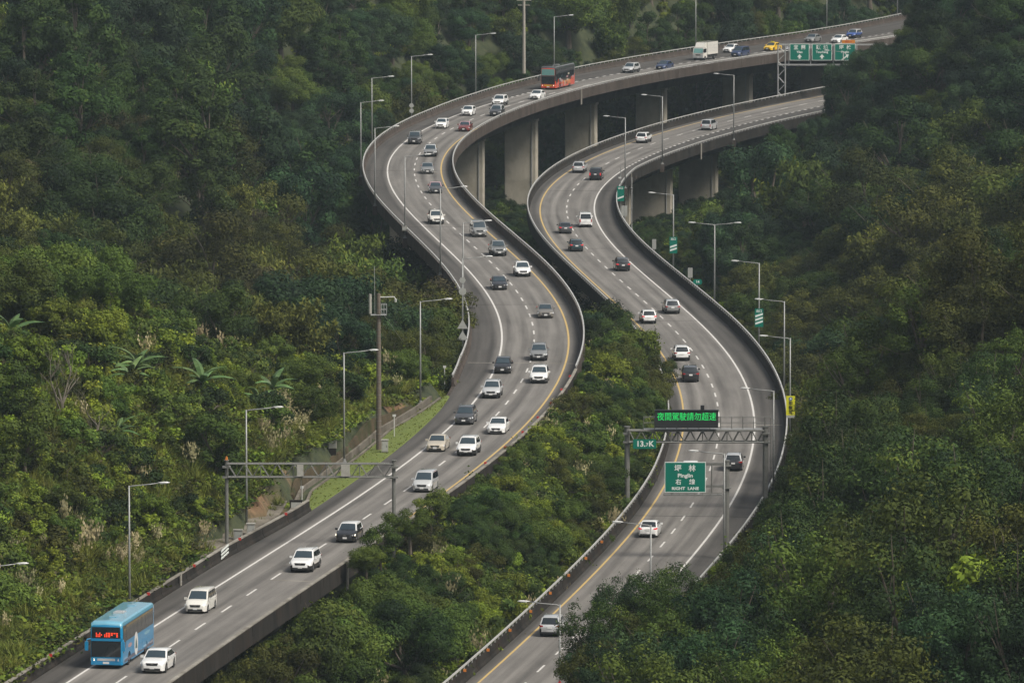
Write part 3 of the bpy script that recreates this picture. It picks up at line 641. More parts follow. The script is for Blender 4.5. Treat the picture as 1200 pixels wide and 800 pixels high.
kind('a_dark', 1, 3.6, 8.5, 20, 792, 0.25, 'leaf_dark', 'dark green round-crowned')
kind('b_dark', 2, 3.0, 9.5, 20, 693, 0.25, 'leaf_dark', 'dark green tall', lobe_r=(.22,.40))
kind('c_blue', 3, 3.8, 8.0, 22, 693, 0.25, 'leaf_blue', 'bluish green broad', flat=.65)
kind('d_blue', 4, 2.7, 9.0, 18, 660, 0.24, 'leaf_blue', 'bluish green narrow', flat=1.0)
kind('e_mid', 5, 3.3, 7.5, 22, 660, 0.24, 'leaf_mid', 'mid green bushy')
kind('f_mid', 6, 2.6, 6.0, 24, 412, 0.25, 'leaf_mid', 'mid green small')
kind('g_olive', 7, 3.4, 8.0, 26, 544, 0.22, 'leaf_olive', 'olive green loose')
kind('h_olive', 8, 2.8, 7.0, 28, 363, 0.23, 'leaf_olive', 'olive green fine-leaved')
kind('i_bright', 9, 2.5, 5.2, 24, 396, 0.28, 'leaf_bright', 'bright green leafy')
kind('j_brown', 10, 3.0, 7.0, 36, 247, 0.23, 'leaf_brown', 'brownish thin-leaved')
kind('k_bamboo', 11, 3.4, 9.5, 20, 0, .42, 'leaf_bamboo', 'arching olive bamboo-like', bamboo=22)
kind('l_bamboo', 12, 3.0, 8.0, 20, 0, .40, 'leaf_mid', 'arching green bamboo-like', bamboo=18)
kind('m_near', 13, 3.3, 8.0, 60, 480, .19, 'leaf_dark', 'dark fine-leaved', lobe_r=(.18,.34), spray=110)
kind('n_near', 14, 3.0, 7.2, 56, 440, .19, 'leaf_olive', 'dull olive fine-leaved', lobe_r=(.18,.34), spray=110)
kind('o_near', 19, 3.1, 7.6, 54, 420, .20, 'leaf_mid', 'mid green fine-leaved', lobe_r=(.18,.34), spray=110)
kind('p_near', 20, 2.7, 8.4, 46, 420, .19, 'leaf_blue', 'deep green fine-leaved', lobe_r=(.2,.36), spray=110)
kind('s_shrub', 15, 1.5, 2.3, 14, 170, .27, 'leaf_mid', 'mid green', cz=.9, spray=20)
kind('t_shrub', 16, 1.3, 1.9, 12, 170, .27, 'leaf_bright', 'bright green', cz=.7, spray=20)
kind('u_shrub', 17, 1.6, 2.6, 14, 170, .25, 'leaf_dark', 'dark green', cz=1.0, spray=20)
kind('v_shrub', 18, 1.4, 2.0, 14, 130, .24, 'leaf_olive', 'olive', cz=.8, spray=26)

# ------------------------------------------------------------------ where trees stand
rng = np.random.default_rng(42)
# points of the carriageways that stay in sight
prot = []
for road, el, er in ((RL, eLl, eLr), (RR, eRl, eRr)):
    for S in np.arange(0, road.smax, 3.0):
        Y = Yat(road, S)
        for o in np.linspace(el(Y)-.3, er(Y)+.3, 9):
            p = road.at(S, float(o)); px, py, Z = proj(p.x, p.y, p.z + (1.2 if abs(o-el(Y)) < .5 or abs(o-er(Y)) < .5 else .3))
            if road is RL:
                if px > 1053 or Y > 1455: continue
                if 455 < px < 640 and py > 545 and o > 4: continue
                if 395 < px < 470 and 600 < py < 660 and o > 4.2: continue
            else:
                if px > 966: continue
                lim = float(np.interp(py, [560,600,640,672,690,700,742,800,900], [2000,905,868,835,806,712,664,652,640]))
                if px > lim: continue
                if o < -4.4 and 350 < py < 475: continue
            prot.append((px, py, Z))
for X in [(548,200,1180),(611,180,1200),(681,150,1240),(764,135,1280),(862,105,1320),(764,228,1180),(764,250,1180),(818,210,1220),(818,225,1220)]: prot.append(X)
prot = np.array(prot)
GS = 10; gw_, gh_ = 140, 110
far = np.zeros((gh_, gw_)); 
def blocked(x, y, z0, h, r):
    """does this crown cover a piece of road that the photograph shows?"""
    px, py, Z = proj(x, y, z0+h*.62); s = FPX/Z
    d = ((prot[:,0]-px)/(r*1.08*s))**2 + ((prot[:,1]-py)/(h*.46*s))**2
    return bool(np.any((d < 1) & (prot[:,2] > Z-2)))
def free_of_deck(x, y, top, r):
    a, b, c, d, _, _ = [np.interp(y, EY, EA[i]) for i in range(6)]
    if y < 1600 and a-r*.55-.6 < x < b+r*.55+.6 and top > -1.5: return False
    if y < 1560 and c-r*.55-.6 < x < d+r*.55+.6 and top > ZR-1.5: return False
    if y < 1600 and a+1 < x < b-1 and top > -3.5: return False
    if y < 1560 and c+1 < x < d-1 and top > ZR-3.5: return False
    return True
def near_soil(x, y): return any(((x-sx)/(r*.9))**2 + ((y-sy)/(r*2.4))**2 < 1 for sx, sy, r in soil_pts)
EX = []   # zones kept low (grass, shrubs): polygons in world coordinates built from picture rows on the deck plane
def zone(x, y):
    a, b, c, d, cl, cr = [float(np.interp(y, EY, EA[i])) for i in range(6)]
    if x < a: return 'L', (a-x)*cl
    if x > d: return 'R', (x-d)*cr
    if b < x < c: return 'M', min(x-b, c-x)
    return 'D', 0
trees = []; shrubs = []
cell = {}
def ok_dist(x, y, r, f):
    k = (int(x//6), int(y//6))
    for i in (-1,0,1):
        for j in (-1,0,1):
            for X, Y_, r_ in cell.get((k[0]+i, k[1]+j), ()):
                if (x-X)**2 + ((y-Y_))**2 < (f*(r+r_))**2: return False
    cell.setdefault(k, []).append((x, y, r)); return True
def pick(names, w): return names[int(rng.choice(len(names), p=np.array(w)/sum(w)))]
def species(zn, dist, x, y, z):
    px, py, Z = proj(x, y, z+6)
    if zn == 'L':
        if y < 780: return pick(['e_mid','f_mid','i_bright','h_olive','a_dark'], [3,4,5,2,1])
        if 560 < 0: pass
        if px > 180 and py > 190 and py < 470 and y < 1010: return pick(['k_bamboo','l_bamboo','g_olive','h_olive','e_mid','c_blue','j_brown'], [4,2,3,3,2,2,1.5])
        if px < 330 and py > 130: return pick(['k_bamboo','g_olive','h_olive','a_dark','b_dark','j_brown','e_mid'], [1.5,3,2,6,4,1,1.2])
        return pick(['a_dark','c_blue','d_blue','b_dark','e_mid','g_olive','l_bamboo','f_mid'], [3,5,4,3,2.5,1.2,1,1.5])
    if zn == 'R':
        if y < 700: return pick(['m_near','n_near','o_near','p_near','i_bright'], [6,5.5,2.2,1.6,.25])
        if y < 800: return pick(['m_near','n_near','o_near','p_near','g_olive'], [4,4,3,1.5,1.5])
        if y < 1030: return pick(['k_bamboo','g_olive','h_olive','l_bamboo','e_mid','c_blue','a_dark'], [5,3,3,2,2,1.5,1.5])
        return pick(['a_dark','c_blue','d_blue','b_dark','e_mid','f_mid','l_bamboo','g_olive'], [4,4,3,3,3.5,2,1,.8])
    if zn == 'M':
        if y < 880: return pick(['e_mid','f_mid','i_bright','h_olive','a_dark','g_olive'], [4,5,4.5,2,.9,1])
        return pick(['a_dark','e_mid','f_mid','c_blue','b_dark'], [4,2,2,2,2])
    return pick(['a_dark','c_blue','b_dark','e_mid'], [3,3,2,2])
seedp = {}
def patch(x, y, zn, dist, z):
    """trees of one kind and age stand together in stands some 12 m wide"""
    wx, wy = x + 3*math.sin(y*.11), y + 5*math.sin(x*.17); ci, cj = int(wx//11), int(wy//17); best = None
    for i in (-1,0,1):
        for j in (-1,0,1):
            k = (ci+i, cj+j, zn)
            if k not in seedp:
                g = np.random.default_rng(abs(hash((ci+i, cj+j, 'LRMD'.index(zn)))) % 2**31); seedp[k] = [((ci+i)+g.random())*11, ((cj+j)+g.random())*17, None, float(g.choice([.72,.95,1.2,1.5,1.75], p=[.2,.27,.25,.18,.10]))]
            s_ = seedp[k]; d = (wx-s_[0])**2 + ((wy-s_[1])*.65)**2
            if best is None or d < best[0]: best = (d, s_)
    s_ = best[1]
    if s_[2] is None: s_[2] = species(zn, dist, x, y, z)
    sp = s_[2] if rng.random() < .82 else species(zn, dist, x, y, z); sc = s_[3]
    if zn == 'R' and y < 800: sc = min(sc, 1.55)
    return sp, sc
def inview(x, y, z, m=130):
    px, py, Z = proj(x, y, z); return -m < px < 1200+m and -90 < py < 910
tries = 60000
ys = 488 + (1640-488)*rng.random(tries)**1.15; xs = (rng.random(tries)*2-1)*(ys*.0667+16); zs = terrain(xs, ys)
for x, y, z in zip(xs, ys, zs):
    zn, dist = zone(x, y); 
    if not inview(x, y, z+6): continue
    sp, psc = patch(x, y, zn, dist, z); r0, h0 = KINDS[sp][3], KINDS[sp][4]; sc = psc*rng.uniform(.78, 1.2)
    if zn == 'R' and y < 760: sc *= 1.0
    if zn == 'M' and y < 830: sc *= .62 if y < 680 else .46
    if zn == 'M' and y > 1090: sc = .36
    if zn == 'R' and y > 1000 and dist < 13: sc = .36
    if zn == 'L' and y < 790:
        if dist < 3.5: continue
        if dist < 34 and rng.random() < .985: continue       # the open cut slope carries grass and shrubs
        sc *= .6
    if zn == 'R' and 830 < y < 1080 and dist < 26: sc *= .62
    if zn == 'D': sc = .38 if y > 1000 else sc*.6
    if zn == 'L' and y > 1180: sc *= .9
    r, h = r0*sc, h0*sc
    if near_soil(x, y) and dist < 30: continue
    if not ok_dist(x, y, r, .66): continue
    for t in range(4):
        if free_of_deck(x, y, z+h, r) and not blocked(x, y, z, h, r): break
        sc *= .75; r, h = r0*sc, h0*sc
    else: continue
    if sc < .3: continue
    trees.append((x, y, z, sp, sc, rng.uniform(0, 6.28), zn, dist))
# shrubs fill slopes, gaps and road sides
tries = 34000
ys = 520 + (1640-520)*rng.random(tries)**1.5; xs = (rng.random(tries)*2-1)*(ys*.0667+4); zs = terrain(xs, ys); cell = {}
for x, y, z in zip(xs, ys, zs):
    zn, dist = zone(x, y)
    if not inview(x, y, z+1, 20): continue
    dens = 1.0 if (zn == 'L' and y < 800 and dist < 40) or (zn == 'M' and y < 900) else (.8 if zn == 'R' and dist < 30 else (.5 if dist < 14 or y > 1230 else .12))
    if zn == 'L' and y < 790 and dist < 34: dens = .32
    if rng.random() > dens: continue
    if zn == 'L' and y < 776 and dist < 4.2+vw(y)*.6: continue
    if zn == 'L' and y < 775 and dist < 9 and rng.random() < .35: continue
    if near_soil(x, y): continue
    bright = .4 if zn == 'M' else .25
    sp = pick(['s_shrub','t_shrub','u_shrub','v_shrub'], [4, 3.6 if zn != 'R' else .6, 1.6, 2.2]); sc = rng.uniform(.6, 1.35); r, h = KINDS[sp][3]*sc, KINDS[sp][4]*sc
    if not ok_dist(x, y, r, .52): continue
    if not free_of_deck(x, y, z+h, r*.7) or blocked(x, y, z, h, r): continue
    shrubs.append((x, y, z, sp, sc, rng.uniform(0, 6.28), zn, dist))
# hand-placed: crowns that stand in front of the near carriageway
def on_ray(px, py, Y): return (px-600)/FPX*math.hypot(Y, 0)*1.0, Y, CAMH - (py-HOR)/FPX*Y
HAND = [(724,388,860,'a_dark',.62),(703,400,850,'a_dark',.66),(752,416,856,'e_mid',.46),(690,384,862,'c_blue',.56),(774,434,850,'a_dark',.42),(704,752,556,'m_near',.78),(722,730,566,'p_near',.72),(752,716,572,'m_near',.74),(700,795,548,'n_near',.82),(792,706,585,'m_near',.76),(742,768,556,'n_near',.95),(812,718,590,'n_near',.7),
        (445,640,640,'f_mid',.62),(428,655,632,'e_mid',.45),(480,612,652,'e_mid',.50),(505,598,668,'f_mid',.62),(770,735,565,'o_near',.8)]
for px, py, Y, sp, sc in HAND:
    X, Y, zc = on_ray(px, py, Y); z = float(terrain(X, Y)[0]); h = KINDS[sp][4]*sc; base = zc - h*.62
    trees.append((X, Y, min(base, z) if base < z else base - .0, sp, sc, rng.uniform(0, 6.28), 'R' if px > 640 and py > 600 else 'M', 5))
print('trees', len(trees), 'shrubs', len(shrubs))
# how many picture cells each crown shows: a coarse depth buffer at quarter size
def visible(items):
    Wb, Hb = 300, 200; zb = np.full((Hb, Wb), 1e9); ib = np.full((Hb, Wb), -1); yy, xx = np.mgrid[0:Hb, 0:Wb]
    for i, (x, y, z, sp, sc, rz, zn, dd) in enumerate(items):
        r, h = KINDS[sp][3]*sc, KINDS[sp][4]*sc; px, py, Z = proj(x, y, z+h*.62); s = FPX/Z/4; cx, cy = px/4, py/4; a, b = r*s, h*.42*s
        x0, x1, y0, y1 = max(0,int(cx-a)), min(Wb,int(cx+a)+2), max(0,int(cy-b)), min(Hb,int(cy+b)+2)
        if x0 >= x1 or y0 >= y1: continue
        m = ((xx[y0:y1,x0:x1]-cx)/max(a,.5))**2 + ((yy[y0:y1,x0:x1]-cy)/max(b,.5))**2 < 1; zz = zb[y0:y1,x0:x1]; m &= zz > Z
        zz[m] = Z; ib[y0:y1,x0:x1][m] = i
    return np.bincount(ib[ib >= 0], minlength=len(items))
allv = trees + shrubs; vis = visible(allv); vt = vis[:len(trees)]; vs = vis[len(trees):]
ti = list(np.argsort(-vt)[:300]); si = [i for i in np.argsort(-vs)[:200] if vs[i] >= 3]
MARKS = [(135,745,'the blue coach'),(228,700,'the pearl people carrier'),(265,590,'the left gantry post'),(300,540,'the lamp by the cabinets'),(390,525,'the pedestal cabinet'),(444,430,'the brown mast'),(158,620,'the lamp on the left slope'),(20,660,'the lamp at the left edge'),(495,410,'the lamp by the verge'),(545,375,'the triangular sign backs'),
 (445,200,'the outermost left bend'),(480,95,'the lamp with round plates'),(551,70,'the lamp left of the orange coach'),(655,60,'the orange coach'),(614,20,'the concrete utility pole'),(757,30,'the brown wooden post'),(820,35,'the white truck'),(900,30,'the yellow taxi'),(995,60,'the direction signs'),
 (60,440,'the bare pale tree'),(150,430,'the large banana plant'),(0,30,'the top left corner'),(200,100,'the upper left hillside centre'),(0,260,'the left edge midpoint'),(250,330,'the left hillside centre'),(1195,20,'the top right corner'),(1195,330,'the right edge midpoint'),(1195,790,'the bottom right corner'),
 (720,235,'the first exit board'),(788,280,'the second exit board'),(839,320,'the double-armed lamp'),(889,380,'the third exit board'),(918,430,'the lamp with the yellow board'),(805,490,'the message board'),(735,550,'the left message gantry post'),(805,560,'the Pinglin sign'),(852,610,'the cantilever post'),(897,545,'the right message gantry post'),(760,620,'the bottom white sedan'),
 (645,735,'the bottom silver SUV'),(659,780,'the nearest lamp'),(545,535,'the white SUV by the beige sedan'),(494,575,'the silver people carrier'),(404,625,'the black car with lit headlights'),(350,660,'the white SUV at the median parapet'),(600,480,'the yellow line bend'),(680,380,'the right-hand bend'),(610,190,'the wide tall pier'),(681,150,'the pier below the orange coach'),(815,220,'the near viaduct piers'),
 (885,190,'the near viaduct end'),(1050,450,'the near ridge crest'),(1000,650,'the near right slope middle'),(1070,250,'the side valley'),(850,770,'the bottom of the right slope'),(440,770,'the lower end of the planted strip'),(580,640,'the middle of the planted strip')]
def where(x, y, z, zn, h=6):
    px, py, Z = proj(x, y, z+h*.6); d = [((px-a)**2+(py-b)**2, a, b, t) for a, b, t in MARKS]; d.sort(); q, a, b, t = d[0]; dx, dy = px-a, py-b; r = math.sqrt(q)
    if r < 18: return 'right at ' + t
    w = ('left of' if dx < 0 else 'right of') if abs(dx) > 1.7*abs(dy) else (('above' if dy < 0 else 'below') if abs(dy) > 1.7*abs(dx) else (('up' if dy < 0 else 'down') + (' left of' if dx < 0 else ' right of')))
    return ('just ' if r < 45 else 'far ' if r > 95 else '') + w + ' ' + t
def put_tree(it, nm, cat):
    x, y, z, sp, sc, rz, zn, dd = it; cm, tme, wh, r, h, words = KINDS[sp]; root = empty(nm, (x, y, z), rz); root.scale = (sc, sc, sc)
    link('crown' if cat == 'tree' else 'foliage', cm, root); link('trunk' if cat == 'tree' else 'stems', tme, root)
    size = '' if cat == 'shrub' else ('large ' if sc*h > 8 else 'small ' if sc*h < 5.2 else '')
    lab = f"{size}{words} {cat} {where(x, y, z, zn, sc*h)}"; tag(root, lab, cat, lab.replace(' '+cat+' ', ' '+cat+'s ')); return root
for i in ti: put_tree(trees[i], 'forest_tree', 'tree')
for i in si: put_tree(shrubs[i], 'shrub', 'shrub')
# everything else: one mass each, real crowns set by geometry nodes on a cloud of points
def scatter(name, label, pts, protos):
    """pts: (x, y, z, proto index, scale, rotation)"""
    pc = bpy.data.collections.new(name + '_sources')
    for i, me in enumerate(protos): pc.objects.link(bpy.data.objects.new('%02d_%s' % (i, name), me))
    me = bpy.data.meshes.new(name); A = np.array(pts, float); me.vertices.add(len(A)); me.vertices.foreach_set('co', A[:, :3].astype(np.float32).ravel())
    a = me.attributes.new('pick', 'INT', 'POINT'); a.data.foreach_set('value', A[:, 3].astype(np.int32))
    a = me.attributes.new('size', 'FLOAT', 'POINT'); a.data.foreach_set('value', A[:, 4].astype(np.float32))
    a = me.attributes.new('turn', 'FLOAT_VECTOR', 'POINT'); a.data.foreach_set('vector', np.c_[np.zeros(len(A)), np.zeros(len(A)), A[:, 5]].astype(np.float32).ravel())
    o = link(name, me); g = bpy.data.node_groups.new(name, 'GeometryNodeTree'); g.interface.new_socket('Geometry', in_out='INPUT', socket_type='NodeSocketGeometry'); g.interface.new_socket('Geometry', in_out='OUTPUT', socket_type='NodeSocketGeometry')
    N = g.nodes.new; gi = N('NodeGroupInput'); go = N('NodeGroupOutput'); ip = N('GeometryNodeInstanceOnPoints'); ci = N('GeometryNodeCollectionInfo'); ci.inputs[0].default_value = pc
    ci.inputs['Separate Children'].default_value = True; ci.inputs['Reset Children'].default_value = True; ip.inputs['Pick Instance'].default_value = True
    def na(nm, ty): n = N('GeometryNodeInputNamedAttribute'); n.data_type = ty; n.inputs['Name'].default_value = nm; return n.outputs['Attribute']
    L = g.links.new; L(gi.outputs[0], ip.inputs['Points']); L(ci.outputs[0], ip.inputs['Instance']); L(na('pick','INT'), ip.inputs['Instance Index']); L(na('size','FLOAT'), ip.inputs['Scale'])
    er = N('FunctionNodeEulerToRotation'); L(na('turn','FLOAT_VECTOR'), er.inputs[0]); L(er.outputs[0], ip.inputs['Rotation']); L(ip.outputs[0], go.inputs[0])
    md = o.modifiers.new('scatter', 'NODES'); md.node_group = g; tag(o, label, kind='stuff'); return o
order = sorted(KINDS); pi = {k: i for i, k in enumerate(order)}; protos = [KINDS[k][2] for k in order]
st_ = set(ti); ss_ = set(si)
scatter('forest', 'dense mixed forest covering the valley sides behind the nearer trees', [(t[0], t[1], t[2], pi[t[3]], t[4], t[5]) for i, t in enumerate(trees) if i not in st_], protos)
scatter('undergrowth', 'mixed bushes and scrub under and between the trees', [(t[0], t[1], t[2], pi[t[3]], t[4], t[5]) for i, t in enumerate(shrubs) if i not in ss_], protos)

# low cover: leafy creepers and grass tufts
def cover_arrays(seed, r, h, n, leaf, grass=False, plume=0):
    g = np.random.default_rng(seed)
    if not grass:
        C = np.c_[g.normal(0, r*.5, n), g.normal(0, r*.5, n), np.abs(g.normal(0, h*.5, n))]; N = g.normal(size=(n,3))*.45 + np.array([0,0,1]); V, Q = quads(C, N, leaf*g.uniform(.6,1.4,n), g, .7); return V, Q, np.clip(g.normal(.45,.2,n),0,1), np.zeros(n)
    V, Q, T, Mi = [], [], [], []; k = 0
    for i in range(n):   # arching blades in three segments
        a = g.uniform(0, 6.28); b = g.normal(0, r*.16, 2); L_ = h*g.uniform(.6, 1.1); out = g.uniform(.25, .95)*L_; w = leaf*g.uniform(.6, 1.2); ca, sa = math.cos(a), math.sin(a)
        for j in range(4):
            t = j/3; z = L_*(t*1.15 - .55*t*t*(out/L_)); d = out*t**1.6; ww = w*(1-t*.85)/2
            V += [(b[0]+ca*d - sa*ww, b[1]+sa*d + ca*ww, z), (b[0]+ca*d + sa*ww, b[1]+sa*d - ca*ww, z)]
        tn = float(np.clip(g.normal(.5,.2),0,1))
        for j in range(3): Q.append((k+2*j, k+2*j+1, k+2*j+3, k+2*j+2)); T.append(tn); Mi.append(0)
        k += 8
    for i in range(plume):
        a = g.uniform(0, 6.28); l = g.uniform(.05, .45)*h; top = h*g.uniform(1.05, 1.4); c, s_ = math.cos(a), math.sin(a)
        for m_ in range(10):
            z = top - m_*.085; q0 = np.array([c*l*(z/top)**2, s_*l*(z/top)**2, z]); e = g.normal(size=3)*.10; w = .05+.04*math.sin(m_/9*3.1)
            V += [tuple(q0 + e + np.array([-s_*w, c*w, 0])), tuple(q0 + np.array([0,0,.13])+e), tuple(q0 + e + np.array([s_*w, -c*w, 0])), tuple(q0 + e - np.array([0,0,.10]))]; Q.append((k,k+1,k+2,k+3)); T.append(g.uniform(.2,1)); Mi.append(1); k += 4
    return np.array(V), np.array(Q), np.array(T), np.array(Mi)
def cover(nm, seed, r, h, n, leaf, m, **kw):
    V, Q, T, Mi = cover_arrays(seed, r, h, n, leaf, **kw); return np_mesh(nm, V, Q, (M[m], M['plume']), T, Mi)
CV = [cover('creeper', 21, 1.1, .35, 240, .26, 'leaf_mid'), cover('creeper', 22, 1.2, .4, 240, .30, 'leaf_bright'), cover('creeper', 23, 1.0, .3, 220, .24, 'leaf_dark'), cover('creeper', 24, 1.1, .35, 220, .24, 'leaf_olive'),
      cover('tuft', 25, 1.0, .9, 90, .06, 'grass', grass=True), cover('tuft', 26, 1.2, 1.3, 90, .07, 'grass', grass=True), cover('silver', 27, 1.5, 1.9, 110, .07, 'grass', grass=True, plume=9), cover('silver', 28, 1.5, 2.2, 120, .07, 'grass', grass=True, plume=14),
      cover('creeper', 29, 1.1, .35, 200, .24, 'leaf_brown')]
pts = []; tries = 62000; ys = 530 + (1150-530)*rng.random(tries)**1.7; xs = (rng.random(tries)*2-1)*(ys*.0667+3); zs = terrain(xs, ys)
cellc = {}
for x, y, z in zip(xs, ys, zs):
    zn, dist = zone(x, y); 
    if zn == 'D' or not inview(x, y, z, 10): continue
    if zn == 'L' and y < 776 and dist < (1.3 if y < 640 else vw(y)+2.3): continue
    if dist > 45 or (y > 900 and dist > 12) or (zn == 'R' and y > 780 and dist > 14): continue
    if near_soil(x, y) and rng.random() < .75: continue
    if not free_of_deck(x, y, z+.6, .5): continue
    if zn == 'L' and y < 790:
        crest = dist > 13; p = [2.4,1.8,.7,1.8,5 if crest else 2,4 if crest else 1.5,.06,.04,.9]
    elif zn == 'M' and y < 880: p = [3,3.5,.8,1,1.6,1.4,.12,.10,.2]
    else: p = [3,.6,3,1.5,.6,.3,.05,0,.6]
    pts.append((x, y, z-.03, int(rng.choice(9, p=np.array(p)/sum(p))), rng.uniform(.7,1.4), rng.uniform(0,6.28)))
for _ in range(9000):   # long grass over the open left slope, weeds along the drain
    y = rng.uniform(560, 790); a_ = float(np.interp(y, EY, EA[0])); band = rng.random() < .22; dist = (vw(y)+2.2+rng.random()*5) if band else rng.uniform(5, 36); x = a_ - dist/float(np.interp(y, EY, EA[4])); z = float(terrain(x, y)[0])
    if y < 640 and dist < 2.5: continue
    if not band and (math.sin(x*.21+1)+math.cos(y*.09+x*.05)) < -.35: continue
    if near_soil(x, y) and rng.random() < .8: continue
    pts.append((x, y, z-.03, int(rng.choice([4,5,1,0,3], p=[.32,.34,.14,.12,.08])), rng.uniform(.45,.8) if band else rng.uniform(.8,1.5), rng.uniform(0,6.28)))
for _ in range(700):   # tufts over the mown verge
    q = rng.uniform(RL.sY(674), RL.sY(770)); v_ = vw(Yat(RL, q)); p = RL.at(q, vo(q) - rng.uniform(.02, 1.02)*v_); pts.append((p.x, p.y, .05, int(rng.choice([4,5])), rng.uniform(.07,.16), rng.uniform(0,6.28)))
scatter('ground_cover', 'creepers, weeds and grass tufts carpeting the slopes', pts, CV)
# silver grass with plumes where the photograph shows it
sg = []
def silver(px, py, n, sx, sy, Y0=None, k=(6,7)):
    for _ in range(n*3):
        qx, qy = px + rng.normal()*sx, py + rng.normal()*sy; hit = None
        for Y in np.arange(560, 1000, 1.0):
            z = CAMH - Y*(qy-HOR)/FPX; x = (qx-600)/FPX*Y
            if float(terrain(x, Y)[0])+1.0 > z: hit = (x, Y); break
        if hit is None: continue
        x, Y = hit; z = float(terrain(x, Y)[0])
        if zone(x, Y)[0] == 'D' or not free_of_deck(x, Y, z+1.6, .4) or blocked(x, Y, z, 2.4, .7): continue
        sg.append((x, Y, z, int(rng.choice(k)), rng.uniform(.75,1.2), rng.uniform(0,6.28)))
        if len(sg) % n == 0 and len(sg) >= 1 and _ > n: break
for a in [(340,495,14,18,10),(372,482,9,10,8),(150,655,5,30,8),(70,640,2,20,12),(640,440,44,18,16),(600,505,44,16,14),(650,480,16,14,18),(560,555,12,16,10),(855,690,10,16,8),(505,610,6,10,5),(455,400,3,10,10),(330,770,3,20,8)]: silver(*a)
sg = [(a,b,c,d,e*.85,f) for a,b,c,d,e,f in sg]
scatter('silver_grass', 'tall silver grass with pale beige plumes on the slopes and the planted strip', sg, CV)

# banana plants and bare trees
def leaf_blade(l, w, seed):
    g = random.Random(seed); mb = MB(); n = 7; v = []
    for i in range(n+1):
        t = i/n; x = l*t; z = l*(.42*t - .75*t*t); ww = w*math.sin(math.pi*min(1, .06+t*.94))**.7*(1-.15*t); k = g.uniform(-.04,.04)
        v += [(x, -ww, z-.22*ww*2+k), (x, 0, z+.02), (x, ww, z-.22*ww*2-k)]
    f = []
    for i in range(n): a = i*3; f += [(a,a+1,a+4,a+3),(a+1,a+2,a+5,a+4)]
    mb.add(v, f); me = mb.mesh('leaf', (M['banana'],)); at = me.attributes.new('tone','FLOAT','FACE'); at.data.foreach_set('value', [g.uniform(.3,.8) for _ in me.polygons]); return me
BL = [leaf_blade(2.3,.30,1), leaf_blade(1.9,.27,2)]
def ray_ground(px, py, dz=0.0, y0=560, y1=1500):
    for Y in np.arange(y0, y1, 1.0):
        z = CAMH - Y*(py-HOR)/FPX; x = (px-600)/FPX*Y; tz = float(terrain(x, Y)[0])
        if tz + dz > z: return x, Y, tz
    return None
for px, py, sc, lab in [(150,445,1.1,'banana plant with long pale leaves on the left crest'),(158,436,1.2,'smaller banana plant beside the largest one on the left crest'),(235,455,1.3,'banana plant with drooping leaves right of the yellowish crest'),(318,462,1.2,'banana plant behind the beige grass plumes on the left'),
                        (10,400,1.4,'banana plant cut by the left edge of the picture'),(136,510,.9,'broad-leaved plant on the open slope below the bare tree'),(552,765,1.0,'single bright broad-leaved plant beside the median parapet at the bottom'),(300,470,.9,'small banana plant in the hollow behind the plumes')]:
    h = ray_ground(px, py, 1.2)
    if not h: continue
    x, Y, z = h; root = empty('banana_plant', (x, Y, z), rng.uniform(0,6)); root.scale = (sc,)*3; mb = MB(); mb.tube([(0,0,-.3),(.03,0,.7),(0,0,1.5)], [.15,.12,.07], 6); mb.build('stem', M['leaf_mid'], root)
    for k in range(9):
        o = link('leaf', BL[k%2], root); o.location = (0,0,1.2+.04*k); o.rotation_euler = (0, -R(12+5*k), k*2.4)
    tag(root, lab, 'banana plant')
def bare(px, py, hgt, lab, seed, zoff=0.0, Y=None):
    g = random.Random(seed); h = ray_ground(px, py, .5) if Y is None else ((px-600)/FPX*Y, Y, float(terrain((px-600)/FPX*Y, Y)[0]))
    if not h: return
    root = empty('bare_tree', h); mt = MB(); mc = MB()
    def br(p, d, l, r, lev, mb):
        pts = [p]; dd = d.copy()
        for i in range(3): dd = (dd + Vector((g.uniform(-.25,.25), g.uniform(-.25,.25), g.uniform(-.05,.15)))).normalized(); pts.append(pts[-1] + dd*l/3)
        mb.tube(pts, [r, r*.8, r*.6, r*.4], 5 if lev < 2 else 3, cap=False)
        if lev < 4:
            for i in range(3 if lev else 5):
                q = pts[g.randint(1, 3)]; nd = (dd + Vector((g.uniform(-1,1), g.uniform(-1,1), g.uniform(-.1,.7)))).normalized(); br(q, nd, l*g.uniform(.5,.75), r*.5, lev+1, mc)
    br(Vector((0,0,-.5)), Vector((.05,0,1)), hgt*.5, .02*hgt+.03, 0, mt)
    mt.build('trunk', M['bare'], root); mc.build('branches', M['bare'], root); tag(root, lab, 'bare tree')
bare(72, 500, 8.5, 'leafless pale tree on the left crest beside the banana plant', 3)
bare(105, 530, 6.0, 'leaning bare tree in the middle of the open left slope', 5)
bare(945, 500, 9.0, 'grey leafless tree right of the yellow board on the lamp pole', 8, Y=800)
bare(1108, 795, 6.0, 'pale dead trunk low in the dark bottom right slope', 9, Y=560)
#PART3
# ------------------------------------------------------------------ lettering
def lettering(txt, size, parent, loc, m, rot=(math.pi/2,0,0), align='CENTER', name='lettering', bold=0.0, sx=1.0, extr=.01):
    c = bpy.data.curves.new('txt', 'FONT'); c.body = txt; c.size = size; c.align_x = align; c.align_y = 'CENTER'; c.extrude = extr; c.offset = bold; c.resolution_u = 3
    t = bpy.data.objects.new('txt', c); COL.objects.link(t); dg = bpy.context.evaluated_depsgraph_get(); me = bpy.data.meshes.new_from_object(t.evaluated_get(dg)); bpy.data.objects.remove(t); me.materials.clear(); me.materials.append(m)
    o = link(name, me, parent); o.location = loc; o.rotation_euler = rot; o.scale = (sx, 1, 1); return o

